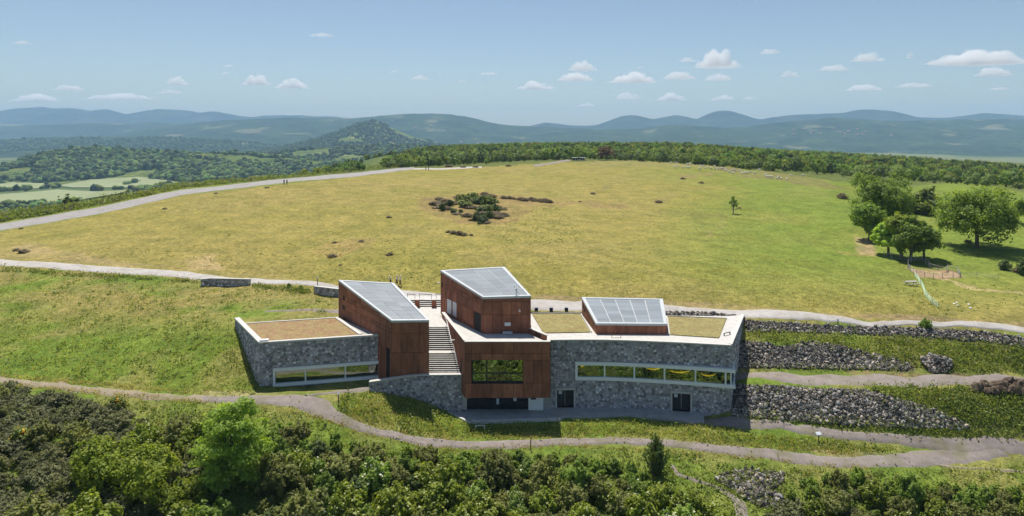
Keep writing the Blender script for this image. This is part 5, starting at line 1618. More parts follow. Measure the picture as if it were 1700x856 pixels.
# nearest and least hidden ones are things, the others one mass
def visible_key(p): return p[1] - 2.0 * np.interp(p[0], W_front[:, 0], W_front[:, 1]) * 0
wood.sort(key=lambda p: p[1] - .75 * np.interp(p[0], W_front[:, 0], W_front[:, 1]))
NAMES = {0: 'mid green round-headed tree in the wood behind the meadow', 1: 'spreading mid green tree in the wood behind the meadow', 2: 'deep green tree in the wood behind the meadow', 3: 'tall mid green tree in the wood behind the meadow',
         4: 'low olive tree in the wood behind the meadow', 5: 'dark tree in the wood behind the meadow', 6: 'yellowish green tree in the wood behind the meadow'}
n_ind = 285
for i, (x, y) in enumerate(wood[:n_ind]):
    k = int(rr.choice(7, p=[.2, .18, .15, .13, .14, .1, .1]))
    px = 850 + F * x / y
    lab = NAMES[k]
    for lim_, w in ((760, 'at the left end of the wood'), (850, 'in the wood left of the shelter'), (940, 'in the wood just left of the shelter'), (1000, 'in the wood behind the shelter'), (1100, 'in the wood right of the reddish tree'), (1200, 'in the wood above the flock'),
                    (1300, 'in the wood right of the flock'), (1420, 'in the scrubland behind the clump of trees'), (1560, 'in the scrubland above the sheepfold trees'), (9999, 'in the scrubland above the lone tree')):
        if px < lim_: break
    lab = lab.replace('in the wood behind the meadow', ('front row, ' if y < np.interp(x, W_front[:, 0], W_front[:, 1]) + 22 else '') + w)
    s = rr.choice([.45, .58, .7, .8, .98])
    WK[k].make(x, y, lab, lab, s, sz=s * rr.uniform(.85, 1.1), sink=.3)
q = Gp(1012, 268); P_red.make(q[0], q[1] + 14, 'dark reddish tree at the edge of the wood right of the shelter', None, 1.0)
rest = wood[n_ind:]
tmpl = [leaf_cloud([(0, 0, 4.2, 3.0, 3.0, 3.3), (1.8, .6, 3.4, 2.1, 2.1, 2.1), (-1.6, -.9, 3.6, 2.2, 2.2, 2.2), (.2, -1.9, 3.2, 2.0, 2.0, 2.0)], 190, .85, 700 + k, 9, fill=.05) for k in range(5)]
m_mass = mat('distant_foliage', (.8, .8, .8), (1.2, 1.2, 1.2), .5, .9, tint=True, spec=.05)
lm_mass = bpy.data.materials.new('distant_leaves')
N, L, b_ = nodes_of(lm_mass)
a_ = N.new('ShaderNodeVertexColor'); a_.layer_name = 'tint'
L.new(a_.outputs[0], b_.inputs['Base Color']); b_.inputs['Roughness'].default_value = .8; b_.inputs['Specular IOR Level'].default_value = .1
tr = N.new('ShaderNodeBsdfTranslucent'); L.new(mul(N, L, a_.outputs[0], (1.35, 1.3, .55)), tr.inputs['Color'])
ms = N.new('ShaderNodeMixShader'); ms.inputs[0].default_value = .45
L.new(b_.outputs[0], ms.inputs[1]); L.new(tr.outputs[0], ms.inputs[2]); L.new(ms.outputs[0], N['Material Output'].inputs['Surface'])
def leaf_wood(label, pts, srange):
    Vs, Fs, Ts, o_ = [], [], [], 0
    for x, y in pts:
        v, f = tmpl[int(rr.integers(5))]
        s = rr.uniform(*srange); a = rr.uniform(0, 6.28); ca, sa = math.cos(a), math.sin(a)
        R = np.array([[ca, -sa, 0], [sa, ca, 0], [0, 0, 1]])
        Vs.append((v * s) @ R.T + np.array([x, y, float(T(x, y)) - .3])); Fs.append(f + o_); o_ += len(v)
        b_ = rr.choice([.5, .8, 1.0, 1.2, 1.45]); tt = np.array([.16 * b_ * rr.uniform(.75, 1.3), .225 * b_, .05 * b_])
        Ts.append(np.repeat(tt[None], len(v), 0) * np.repeat(rr.uniform(.6, 1.4, (len(f), 1)), 4, 0))
    return tag(obj('woodland', mesh_np('woodland', np.concatenate(Vs), np.concatenate(Fs), lm_mass, np.concatenate(Ts))), label, None, None, 'stuff')
leaf_wood('deeper part of the wood behind the meadow', [p for p in rest if rr.uniform() < .85], (.5, .95))
print('wood', len(wood))

# ---- woods in the valley and on the nearer hills
def hill_points(label, n, r, vmin=0.0, vmax=.76):
    hx, hy, hz = HILLS[label]
    ny, nx = hx.shape
    i = r.uniform(0, nx - 1.001, n); j = r.uniform(vmin * ny, vmax * ny - 1.001, n)
    a, b = i.astype(int), j.astype(int); u, v = i - a, j - b
    g = lambda A: (A[b, a] * (1 - u) + A[b, a + 1] * u) * (1 - v) + (A[b + 1, a] * (1 - u) + A[b + 1, a + 1] * u) * v
    return np.stack([g(hx), g(hy), g(hz)], -1)

def blob_wood(name, label, P, size, r, conifer=.3, tone=(.066, .098, .026)):
    n = len(P)
    con = r.uniform(size=n) < conifer
    s = size * np.clip(r.lognormal(0, .22, n), .6, 1.5)
    V = unit(ICO_V[None] * (1 + r.uniform(-.3, .3, (n, 12, 1)))) * (1 + r.uniform(-.25, .25, (n, 12, 1)))
    sc = np.stack([s * .62, s * .62, np.where(con, s * .8, s * .55)], -1)
    a = r.uniform(0, 6.28, n); ca, sa = np.cos(a)[:, None], np.sin(a)[:, None]
    V = V * sc[:, None, :]
    V = np.stack([V[..., 0] * ca - V[..., 1] * sa, V[..., 0] * sa + V[..., 1] * ca, V[..., 2]], -1)
    V = V + P[:, None, :] + np.stack([np.zeros(n), np.zeros(n), sc[:, 2] * .65], -1)[:, None, :]
    Fc = (ICO_F[None] + (np.arange(n) * 12)[:, None, None]).reshape(-1, 3)
    b_ = r.uniform(.65, 1.9, n)
    t = np.where(con[:, None], np.array([.034, .054, .026]), np.array(tone)) * b_[:, None] * (1 + r.uniform(-.15, .15, (n, 3)))
    t = np.repeat(t, 12, 0) * r.uniform(.8, 1.2, (n * 12, 1))
    return tag(obj(name, mesh_np(name, V.reshape(-1, 3), Fc, m_mass, t, True)), label, None, None, 'stuff')
rr = np.random.default_rng(555)
def clear(P, sc, thr, seed):
    return P[fbm(P[:, 0] / sc, P[:, 1] / sc, 3, seed) > thr]
P = clear(hill_points('wooded ridge above the pale crop fields on the left', 15000, rr, .12, .80), 130, .45, 61)
blob_wood('woodland', 'wood covering the nearer left ridge above the crop fields', P, 8.0, rr, .22, (.085, .125, .036))
P = clear(hill_points('ridge of dark conifers in front of the cone hill', 9500, rr, .05, .80), 160, .36, 62)
blob_wood('woodland', 'dark conifer wood on the ridge in front of the cone hill', P, 8.5, rr, .5, (.075, .11, .034))
P = clear(hill_points('dark wooded cone hill in the middle distance', 7000, rr, .1, .78), 200, .33, 63)
blob_wood('woodland', 'wood covering the cone hill', P, 8.5, rr, .45, (.06, .09, .03))
P = clear(hill_points('low wooded slope with pale fields left of the cone hill', 7000, rr, .3, .78), 350, .45, 64)
blob_wood('woodland', 'wood on the low slope left of the cone hill', P, 10, rr, .25, (.06, .095, .03))
xy = np.stack([rr.uniform(-1300, 250, 9000), rr.uniform(700, 1500, 9000)], -1)
pxv = 850 + F * xy[:, 0] / xy[:, 1]
fields = [[(-60,304),(60,303.5),(76,307),(70,313),(20,316),(-60,318)], [(-60,328),(60,319),(95,315.5),(160,319),(215,322.5),(200,328),(130,333),(60,338),(-60,341)], [(95,309),(150,305),(230,303),(300,306),(250,312),(120,312)], [(410,283),(470,281),(478,285),(420,288)]]
pyv = HY + F * (H - T(xy[:, 0], xy[:, 1])) / xy[:, 1]
grow = fbm(xy[:, 0] / 110, xy[:, 1] / 70, 3, 66) > np.where(pxv < 260, .60, .47)
for fpoly in fields: grow &= ~in_poly(pxv, pyv, fpoly)
grow &= plateau_dist(xy[:, 0], xy[:, 1]) > 150
P = np.concatenate([xy, T(xy[:, 0], xy[:, 1])[:, None]], 1)[grow]
blob_wood('woodland', 'hedges and groves among the fields of the left valley', P, 8.0, rr, .12, (.09, .13, .036))
# far slopes of the plateau itself
xy = np.stack([rr.uniform(-420, 60, 5000), rr.uniform(230, 900, 5000)], -1)
d = plateau_dist(xy[:, 0], xy[:, 1])
k = (d > 22) & (d < 330) & (fbm(xy[:, 0] / 60, xy[:, 1] / 60, 3, 67) > .36)
leaf_wood('bushy wood on the slope falling away behind the far track', xy[k][:1100], (.5, .85))

pts_ = np.stack([rr.uniform(-46, 52, 900), rr.uniform(40, 61, 900)], -1)
pts_ = pts_[HY + F * (H - T(pts_[:, 0], pts_[:, 1]) - 3.6) / pts_[:, 1] > 885]
leaf_wood('thicket continuing down the slope below the frame of the view', pts_[fbm(pts_[:, 0] / 6, pts_[:, 1] / 6, 3, 68) > .40], (.3, .6))

m_crop = mat('pale_crop', (.20, .23, .11), (.28, .30, .15), .02, .95, stretch=(1, 4, 1))
hx7, hy7, hz7 = HILLS['wooded ridge above the pale crop fields on the left']
for fpoly, lab in zip(fields, ('pale crop field at the far left in the valley', 'long pale crop field below it at the left edge of the valley', 'pale strip of meadow among the hedges in the valley', 'small pale clearing in the woods of the valley')):
    q = Gfast([p[0] for p in fpoly], [p[1] for p in fpoly])
    mb = MB()
    zz = []
    for p in q:
        j = int(np.argmin((hx7 - p[0]) ** 2 + (hy7 - p[1]) ** 2)); zz.append(max(p[2], float(hz7.ravel()[j]) if abs(hy7.ravel()[j] - p[1]) < 30 else -999) + 1.5)
    mb.prism([p[:2] for p in q], [z - 6 for z in zz], zz)
    tag(mb.build('crop_field', m_crop), lab, None, None, 'structure')

# ---- bank beyond the far track, tufts, rough grass
def scatter_leaves(name, label, polys, n, leaf, lm, seed, spread=.35, hgt=.5, clump=9, kind='stuff', upright=.0):
    r = np.random.default_rng(seed)
    V = []
    for poly, k in zip(polys, n):
        q = sample_px(poly, k, r); P = Gfast(q[:, 0], q[:, 1])
        s = r.lognormal(0, .35, k)
        c = np.repeat(P, clump, 0) + r.normal(size=(k * clump, 3)) * np.repeat(s, clump)[:, None] * np.array([spread, spread, 0])
        c[:, 2] = T(c[:, 0], c[:, 1]) + np.minimum(np.abs(r.normal(size=k * clump)), 1.8) * hgt * np.repeat(s, clump) * .6
        m_ = k * clump
        nrm = unit(r.normal(size=(m_, 3)) + np.array([0, 0, .3])); t = unit(np.cross(nrm, r.normal(size=(m_, 3))) + np.array([0, 0, upright])); s_ = unit(np.cross(nrm, t))
        a = leaf * r.uniform(.6, 1.4, (m_, 1))
        w_ = .28 if upright else .55
        V.append(np.stack([c - t * a, c - s_ * a * w_, c + t * a, c + s_ * a * w_], 1).reshape(-1, 3))
    V = np.concatenate(V)
    return tag(obj(name, mesh_np(name, V, np.arange(len(V)).reshape(-1, 4), lm)), label, None, None, kind)
bank = [(0,356),(60,349),(150,337),(230,322),(300,306),(400,295),(473,288),(560,281),(640,272),(690,272),(680,277),(600,284),(473,295),(300,313),(150,344),(0,369),(-60,378),(-60,364)]
scatter_leaves('undergrowth', 'green bushy bank along the outer side of the far track', [bank], [1500], .34, lm_gorse, 801, .6, .9, 12)
scatter_leaves('undergrowth', 'dark low scrub dotted on the bank beyond the far track', [bank], [160], .36, lm_brown, 802, .7, 1.2, 14)
left_slope = [(-40,462),(0,455),(250,466),(330,470),(330,478),(520,480),(558,500),(556,520),(440,512),(392,526),(425,655),(330,652),(200,642),(0,620),(-40,615)]
lawn = [(560,656),(610,652),(690,662),(745,690),(782,708),(930,703),(1040,697),(1150,706),(1205,712),(1240,722),(1340,727),(1440,741),(1500,748),(1430,753),(1330,748),(1220,738),(1080,724),(950,723),(850,727),(750,726),(680,718),(600,696),(565,680)]
below = [(-40,636),(200,664),(335,672),(480,680),(560,712),(700,748),(850,752),(1080,746),(1220,764),(1330,778),(1450,784),(1550,782),(1720,764),(1720,900),(1000,900),(400,860),(-40,760)]
terr = [(1236,553),(1350,556),(1500,560),(1640,572),(1720,580),(1720,618),(1640,616),(1520,610),(1440,584),(1345,566),(1236,564)]
terr2 = [(1440,644),(1600,644),(1620,655),(1720,660),(1720,707),(1618,706),(1600,697),(1500,664)]
strip_ = [(1255,690),(1400,705),(1600,714),(1720,717),(1720,723),(1570,722),(1450,713),(1350,702),(1255,693)]
scatter_leaves('rough_grass', 'rough green grass on the slopes round the museum', [left_slope, lawn, below, terr, terr2, strip_], [3400, 2600, 4200, 1500, 1300, 350], .12, lm_grass, 811, .16, .22, 6, upright=1.1)
scatter_leaves('rough_grass', 'dry straw-coloured grass among the green', [left_slope, lawn, below, terr, terr2], [1700, 1300, 1100, 600, 350], .12, lm_straw, 812, .18, .20, 5, upright=1.1)
scatter_leaves('undergrowth', 'dark leafy weeds scattered over the rough slopes', [left_slope, lawn, below, terr, terr2, strip_], [520, 260, 1700, 380, 480, 90], .14, lm_gorse, 813, .36, .38, 13)
roadside = [(0,443),(120,452),(250,461),(330,466),(330,470),(250,466),(100,458),(0,450)]
scatter_leaves('undergrowth', 'weeds along the lower edge of the gravel road', [roadside, [(420,473),(520,482),(520,488),(420,478)]], [220, 90], .14, lm_gorse, 814, .3, .4, 12)
mead = [(120,425),(330,440),(560,468),(640,480),(730,470),(760,420),(700,390),(560,380),(480,400),(300,415)]
scatter_leaves('undergrowth', 'small dark tufts sprinkled over the meadow', [mead, [(820,345),(930,345),(980,400),(860,410),(800,385)], [(300,330),(1000,310),(1300,330),(1400,440),(800,460),(300,400)], [(1440,470),(1700,470),(1700,520),(1560,520)]], [330, 300, 160, 120], .11, lm_gorse, 815, .2, .2, 6)

rub_edges = [[(1240,546),(1400,554),(1640,566),(1700,574),(1640,572),(1400,560),(1240,554)], [(1300,572),(1400,572),(1510,604),(1480,606),(1390,584)], [(1230,606),(1500,608),(1500,618),(1230,616)], [(1250,640),(1440,645),(1600,700),(1560,700),(1420,662),(1250,652)], [(1240,688),(1600,708),(1610,716),(1240,698)], [(1190,780),(1300,780),(1310,850),(1250,850),(1200,815)]]
scatter_leaves('rough_grass', 'grass and weeds growing over the edges of the rubble banks', rub_edges, [60, 70, 90, 110, 150, 110], .14, lm_grass, 821, .22, .34, 9, upright=1.0)
path_edges = [[(430,672),(520,688),(620,720),(700,740),(760,745),(950,738),(1220,756),(1450,777),(1450,780),(1220,760),(950,742),(760,749),(700,744),(610,724),(510,692),(430,675)], [(545,660),(600,697),(680,719),(750,727),(950,723),(1220,737),(1430,754),(1430,757),(1220,740),(950,727),(750,731),(680,723),(590,698)], [(0,622),(345,653),(345,656),(0,626)], [(0,636),(345,667),(345,671),(0,640)]]
scatter_leaves('rough_grass', 'grass creeping over the edges of the paths', path_edges, [380, 320, 260, 260], .12, lm_straw, 822, .18, .2, 7, upright=1.0)

lm_field = leaf_mat('meadow_blades', (.22, .20, .06), (.34, .31, .10), None, .45, 0)
lm_field2 = leaf_mat('meadow_seed_heads', (.30, .22, .10), (.42, .33, .17), None, .4, 0)
near_field = [(60,432),(250,440),(560,470),(700,482),(900,490),(1234,505),(1556,525),(1560,470),(1380,430),(1000,410),(500,395),(200,405)]
mid_field = [(150,362),(480,310),(800,295),(1200,300),(1390,330),(1410,420),(1000,410),(500,395),(120,405)]
scatter_leaves('rough_grass', 'short tufted grass of the meadow', [near_field, mid_field], [5200, 3200], .11, lm_field, 831, .3, .12, 5, upright=.6)
scatter_leaves('rough_grass', 'dry seed heads and bents in the meadow grass', [near_field, mid_field], [1500, 700], .11, lm_field2, 832, .5, .14, 6, upright=.8)
# ------------------------------------------------------------------ people
m_skin = mat('skin', (.45, .27, .18), (.52, .32, .22), 8, .6, world=False)
def cloth(name, c): return mat(name, c, tuple(min(1, x * 1.15) for x in c), 6, .85, world=False)
m_wshirt = cloth('white_shirt', (.72, .70, .72)); m_dshorts = cloth('dark_shorts', (.025, .027, .03)); m_brown = cloth('brown_trousers', (.16, .10, .06))
m_grey = cloth('grey_shirt', (.42, .47, .50)); m_green = cloth('dark_green_trousers', (.03, .05, .04)); m_cap = cloth('white_cap', (.80, .78, .74)); m_black = cloth('black_clothes', (.02, .02, .024)); m_hair = cloth('dark_hair', (.03, .02, .015)); m_navy = cloth('navy_jacket', (.025, .03, .05))

def skin_mesh(name, V, E, R, m, sub=1, root=0):
    me = bpy.data.meshes.new(name + '_skeleton')
    me.from_pydata(V, E, [])
    o = bpy.data.objects.new(name, me); C.objects.link(o)
    o.modifiers.new('skin', 'SKIN'); sd_ = o.modifiers.new('sub', 'SUBSURF'); sd_.levels = sub; sd_.render_levels = sub
    for k, r in enumerate(R):
        d = me.skin_vertices[0].data[k]; d.radius = (r, r) if not hasattr(r, '__len__') else r; d.use_root = (k == root)
    dg = bpy.context.evaluated_depsgraph_get()
    out = bpy.data.meshes.new_from_object(o.evaluated_get(dg))
    bpy.data.objects.remove(o)
    out.name = name; out.materials.clear(); out.materials.append(m)
    out.polygons.foreach_set('use_smooth', np.full(len(out.polygons), True))
    return out

def person(px, py, label, heading, h, stride, top_m, leg_m, hat_m, lean=0.0, shorts=True, group=None, arm=.25, y=None):
    """walking figure, facing +X before it is turned"""
    q = Gp(px, py)
    o = empty('person', q, heading); o.scale = (h / 1.72,) * 3
    tag(o, label, 'person', group)
    L_ = lean
    hip, chest, neck, head = (0, 0, .95), (L_ * .5, 0, 1.28), (L_ * .85, 0, 1.47), (L_ * 1.1 + .03, 0, 1.63)
    V = [hip, chest, neck, head, (head[0] + .01, 0, 1.70), (head[0] + .105, 0, 1.615)]
    E = [(0, 1), (1, 2), (2, 3), (3, 4), (3, 5)]
    R = [.115, .13, .055, .085, .075, .016]
    legs, arms = [], []
    for s, f in ((-1, stride), (1, -stride)):
        hj = (0, s * .095, .90); kn = (f * .55 + .05, s * .10, .50); an = (f * 1.0 - (.08 if f < 0 else 0), s * .10, .085 + (.06 if f < 0 else 0)); toe = (an[0] + .19, s * .11, .04)
        i = len(V); V += [hj, kn, an, toe]; R += [.085, .055, .036, .03]; E += [(0, i), (i, i + 1), (i + 1, i + 2), (i + 2, i + 3)]; legs.append((hj, kn, an, toe))
        sh = (neck[0] - .02, s * .175, 1.40); el = (sh[0] - f * arm * .5 - .03, s * .22, 1.13); wr_ = (el[0] + .10 - f * arm, s * .21, .92)
        i = len(V); V += [sh, el, wr_]; R += [.05, .038, .026]; E += [(2, i), (i, i + 1), (i + 1, i + 2)]; arms.append((sh, el, wr_))
        palm = (wr_[0] + .015, s * .21, .86); j = len(V); V.append(palm); R.append(.028); E.append((i + 2, j))
        for k, (dx, ln) in enumerate(((-.03, .075), (-.01, .09), (.012, .085), (.032, .065))):
            a = len(V); V += [(palm[0] + dx, s * .208, palm[2] - .035), (palm[0] + dx + .012, s * .20, palm[2] - .035 - ln * .9)]; R += [.009, .007]; E += [(j, a), (a, a + 1)]
        a = len(V); V.append((palm[0] + .055, s * .19, palm[2] - .02)); R.append(.009); E.append((j, a))
    obj('body', skin_mesh('body', V, E, R, m_skin), o)
    sv = [(0, 0, .93), (L_ * .3, 0, 1.10), chest, (neck[0], 0, 1.42)]; sr = [.135, .14, .15, .085]; se = [(0, 1), (1, 2), (2, 3)]
    for sh, el, wr_ in arms:
        i = len(sv); sv += [sh, tuple(np.array(sh) * .45 + np.array(el) * .55)]; sr += [.066, .055]; se += [(3, i), (i, i + 1)]
    obj('shirt', skin_mesh('shirt', sv, se, sr, top_m), o)
    tv = [(0, 0, .96)]; tr_ = [.132]; te = []
    for hj, kn, an, toe in legs:
        i = len(tv); tv += [hj, kn]; tr_ += [.10, .078]; te += [(0, i), (i, i + 1)]
        if not shorts: tv.append((an[0], an[1], an[2] + .04)); tr_.append(.058); te.append((i + 1, i + 2))
    obj('shorts' if shorts else 'trousers', skin_mesh('trousers', tv, te, tr_, leg_m), o)
    for hj, kn, an, toe in legs:
        mb = MB(); mb.tube([(an[0] - .05, an[1], an[2] - .03), (an[0] + .06, an[1], an[2] - .035), (toe[0] + .03, toe[1], toe[2] + .0)], [.045, .05, .035], 6); mb.build('shoe', m_black, o)
    mb = MB(); hx, hz = head[0], head[2]
    mb.tube([(hx, 0, hz + .035), (hx - .005, 0, hz + .08), (hx - .01, 0, hz + .125)], [.098, .092, .03], 8)
    if hat_m is not m_hair: mb.prism([(hx + .05, -.07), (hx + .19, -.05), (hx + .19, .05), (hx + .05, .07)], hz + .03, hz + .045)
    mb.build('cap' if hat_m is not m_hair else 'hair', hat_m, o)
    for s in (-1, 1):
        mb = MB(); mb.box((hx + .083, s * .032, hz + .012), (.012, .022, .012)); mb.build('eye', m_hair, o)
    return o
person(648.5, 474.5, 'person in grey shirt and white cap bending forward, leftmost of three walkers', math.pi * .95, 1.62, .22, m_grey, m_green, m_cap, .16, False)
person(658.5, 475.5, 'person in white shirt and dark shorts, middle one of the three walkers by the road', math.pi * .05, 1.76, .26, m_wshirt, m_dshorts, m_cap, .06)
person(664.2, 476.0, 'person in white shirt and brown trousers, rightmost of the three walkers by the road', math.pi * .1, 1.74, .14, m_wshirt, m_brown, m_cap, .03, False)
person(471.5, 306.2, 'person all in black on the far track, left one of the pair', math.pi * .45, 1.78, .18, m_black, m_black, m_hair, .04, False)
person(476.3, 306.2, 'person in dark navy on the far track, right one of the pair', math.pi * .5, 1.74, .15, m_navy, m_black, m_hair, .04, False)
person(707, 282.6, 'dark-clad person standing on the crest track, left one of the far pair', math.pi * .3, 1.78, .1, m_black, m_navy, m_hair, .03, False)
person(711.5, 282.2, 'dark-clad person on the crest track, right one of the far pair', math.pi * .5, 1.72, .12, m_navy, m_black, m_hair, .03, False)

# ------------------------------------------------------------------ sheep
m_wool = mat('sheep_wool', (.66, .63, .54), (.80, .77, .68), 12, .95, .6, 30, world=False)
def sheep_mesh(name, graze):
    V = [(0, 0, .62), (-.38, 0, .64), (.36, 0, .63), (-.56, 0, .62), (-.60, 0, .50)]
    R = [(.25, .25), (.23, .23), (.22, .22), (.12, .12), (.05, .05)]
    E = [(0, 1), (0, 2), (1, 3), (3, 4)]
    nk = (.52, 0, .70 if not graze else .50); hd = (.70, 0, .80 if not graze else .24); nz = (.83, 0, .72 if not graze else .12)
    V += [nk, hd, nz]; R += [(.12, .12), (.085, .085), (.05, .05)]; E += [(2, 5), (5, 6), (6, 7)]
    for s in (-1, 1):
        i = len(V); V += [(hd[0] - .05, s * .14, hd[2] + .03)]; R.append((.025, .025)); E.append((6, i))
        i = len(V); V += [(.32, s * .12, .42), (.30, s * .12, .22), (.32, s * .12, .03)]; R += [(.07, .07), (.04, .04), (.035, .035)]; E += [(2, i), (i, i + 1), (i + 1, i + 2)]
        i = len(V); V += [(-.34, s * .12, .44), (-.44, s * .12, .26), (-.38, s * .12, .03)]; R += [(.085, .085), (.04, .04), (.035, .035)]; E += [(1, i), (i, i + 1), (i + 1, i + 2)]
    return skin_mesh(name, V, E, R, m_wool)
sheep_m = [sheep_mesh('sheep', True), sheep_mesh('sheep', False)]
sh_z = [(175,165),(105,170),(150,214),(185,209),(320,189),(350,184),(385,174),(265,229),(320,229),(345,226),(490,209),(525,209),(470,242),(487,249),(550,234),(593,226),(625,239),(665,211),(675,242),(713,239),(745,239),(770,242),(803,246),(810,266),(895,262),(930,262),(862,287),(903,302),(993,266),(1012,299),(1045,299),(1072,292),(1085,299),(1127,284),(1183,302),(1240,262),(1320,322),(1340,346),(1385,352),(1400,349),(1490,356),(1520,369),(1465,376),(1598,374),(1650,329),(1800,330)]
for k, (zx, zy) in enumerate(sh_z):
    px, py = 1100 + zx / 7.727, 250 + zy / 7.727
    x, y, z = Gp(px, py)
    gz_ = k % 4 != 1
    o = obj('sheep', sheep_m[0 if gz_ else 1], None, (x, y, z), random.uniform(0, 6.28), random.uniform(1.1, 1.35))
    zone = 'at the left end of the flock under the wood' if zx < 420 else ('in the dense middle of the flock under the wood' if zx < 960 else ('in the right half of the flock beside the brown bank' if zx < 1300 else 'trailing at the right end of the flock'))
    st_ = 'cream sheep grazing head down ' if gz_ else 'cream sheep standing head up '
    tag(o, st_ + zone, 'sheep', st_ + zone)
for px, py in ((1584,505),(1589,503),(1590,508),(1608,506),(1611,512)):
    q = Gp(px, py)
    o = obj('pale_stone', mesh_np('pale_stone', ICO_V * np.array([.2, .17, .12]) * (1 + rng.uniform(-.2, .2, (12, 1))) + np.array([0, 0, .08]), ICO_F, m_whitepaint), None, q)
    tag(o, 'small white stone lying in the grass below the sheepfold', 'stone', 'white stones below the sheepfold')

# ------------------------------------------------------------------ fences of the sheepfold
m_wood = mat('weathered_wood', (.30, .28, .25), (.45, .43, .39), 4, .9, .3, 20, orand=.2, world=False)
m_net = mat('pale_green_netting', (.42, .55, .36), (.52, .64, .45), 3, .8)
m_wire = mat('pale_wire', (.38, .40, .36), (.5, .52, .48), 3, .6)
def zpt(zx, zy): return Gp(1480 + zx / 7.727, 420 + zy / 7.727)
def fence(label, name, pts, h, rails, post_step, m, pr=.05, rr_=.03, droop=.0):
    f = empty(name, pts[0]); tag(f, label, 'fence')
    base = Vector(pts[0])
    P = [Vector(p) for p in pts]
    posts = []
    for a, b in zip(P, P[1:]):
        n = max(1, round((b - a).length / post_step))
        for k in range(n): posts.append(a.lerp(b, k / n))
    posts.append(P[-1])
    for p in posts:
        p.z = float(T(p.x, p.y))
        mb = MB(); q = p - base; mb.tube([(q.x, q.y, q.z - .2), (q.x + random.uniform(-.03, .03), q.y, q.z + h + .1)], [pr, pr * .85], 6); mb.build('post', m, f)
    for a, b in zip(posts, posts[1:]):
        if (b - a).length > post_step * 2.2: continue
        for k in range(rails):
            z = h * (k + .6) / rails
            qa, qb = a - base, b - base
            mid = (qa + qb) / 2
            mb = MB(); mb.tube([(qa.x, qa.y, qa.z + z), (mid.x, mid.y, mid.z + z - droop), (qb.x, qb.y, qb.z + z)], [rr_] * 3, 4); mb.build('rail', m, f)
    return f
fence('oval sheepfold of pale wooden hurdles under the clump of trees', 'hurdle_fence', [zpt(*p) for p in ((300,100),(215,130),(212,200),(315,285),(425,310),(540,330),(655,322),(790,318),(880,308))], 1.05, 4, 1.9, m_wood)
fence('inner run of wooden hurdles closing the right side of the sheepfold', 'hurdle_fence', [zpt(*p) for p in ((880,308),(850,245),(720,215),(705,248),(600,225),(490,195),(480,160),(395,112),(310,100))], 1.05, 4, 1.9, m_wood)
fence('thin wire fence stretching right from the sheepfold gate', 'wire_fence', [zpt(*p) for p in ((890,310),(1090,312),(1370,330))], .95, 4, 3.2, m_wire, .03, .014)
fence('strip of pale green netting running down the meadow from the sheepfold', 'net_fence', [zpt(*p) for p in ((300,290),(345,350),(385,410),(425,530),(470,590),(520,645),(600,705))], .9, 8, 2.0, m_net, .03, .022, .05)
fence('old wooden fence in the shade of the trees left of the sheepfold', 'hurdle_fence', [Gp(*p) for p in ((1467,427),(1480,429),(1496,431),(1513,433))], 1.2, 4, 1.8, m_wood)

# picnic table
q = Gp(1513, 474)
t = empty('picnic_table', q, .12); tag(t, 'weathered wooden picnic table on the meadow left of the green netting', 'picnic table')
for k in range(5):
    mb = MB(); mb.box((0, -.30 + k * .15, .74), (1.9, .135, .045)); mb.build('plank', m_wood, t)
for s in (-1, 1):
    for k in range(2):
        mb = MB(); mb.box((0, s * (.66 + k * .14), .45), (1.9, .125, .045)); mb.build('bench_plank', m_wood, t)
    for e in (-1, 1):
        mb = MB(); mb.tube([(e * .68, s * .55, -.05), (e * .68, s * .16, .715)], [.05, .05], 4); mb.build('leg', m_wood, t)
for e in (-1, 1):
    mb = MB(); mb.box((e * .68, 0, .405), (.05, 1.62, .09)); mb.build('crossbar', m_wood, t)

# ------------------------------------------------------------------ shelter on the crest
q = Gp(961, 266)
t = empty('shelter', (q[0], q[1], q[2]), .0); tag(t, 'low dark shelter with two white roof slabs on the crest of the meadow', 'shelter')
for x in (-2.2, 2.1):
    mb = MB(); mb.box((x, 0, 1.62), (3.3, 2.6, .16)); mb.build('roof_slab', m_whitepaint, t)
mb = MB(); mb.box((0, .2, 1.42), (7.4, 2.0, .22)); mb.build('beam', m_blacksteel, t)
mb = MB(); mb.box((0, .8, .75), (6.6, .2, 1.2)); mb.build('back_wall', m_blacksteel, t)
for x, s in ((-3.5, -.5), (-2.2, .35), (2.3, -.35), (3.6, .5)):
    mb = MB(); mb.tube([(x + s, -.5, -.1), (x, -.5, 1.3)], [.14, .12], 6); mb.build('leg', m_whitepaint if abs(x) < 3 else m_blacksteel, t)
mb = MB(); mb.box((0, -.2, .45), (2.2, 1.0, .5)); mb.build('bench', m_wood, t)
# low wooden benches: white frame on the lawn
q = Gp(797, 711.5)
t = empty('low_bench', q, .05); tag(t, 'small white low frame standing on the shaded lawn below the forecourt', 'bench')
for s in (-1, 1):
    mb = MB(); mb.box((s * .48, 0, .17), (.10, .30, .36)); mb.build('leg', m_whitepaint, t)
mb = MB(); mb.box((0, .10, .33), (.86, .10, .08)); mb.build('seat', m_whitepaint, t)

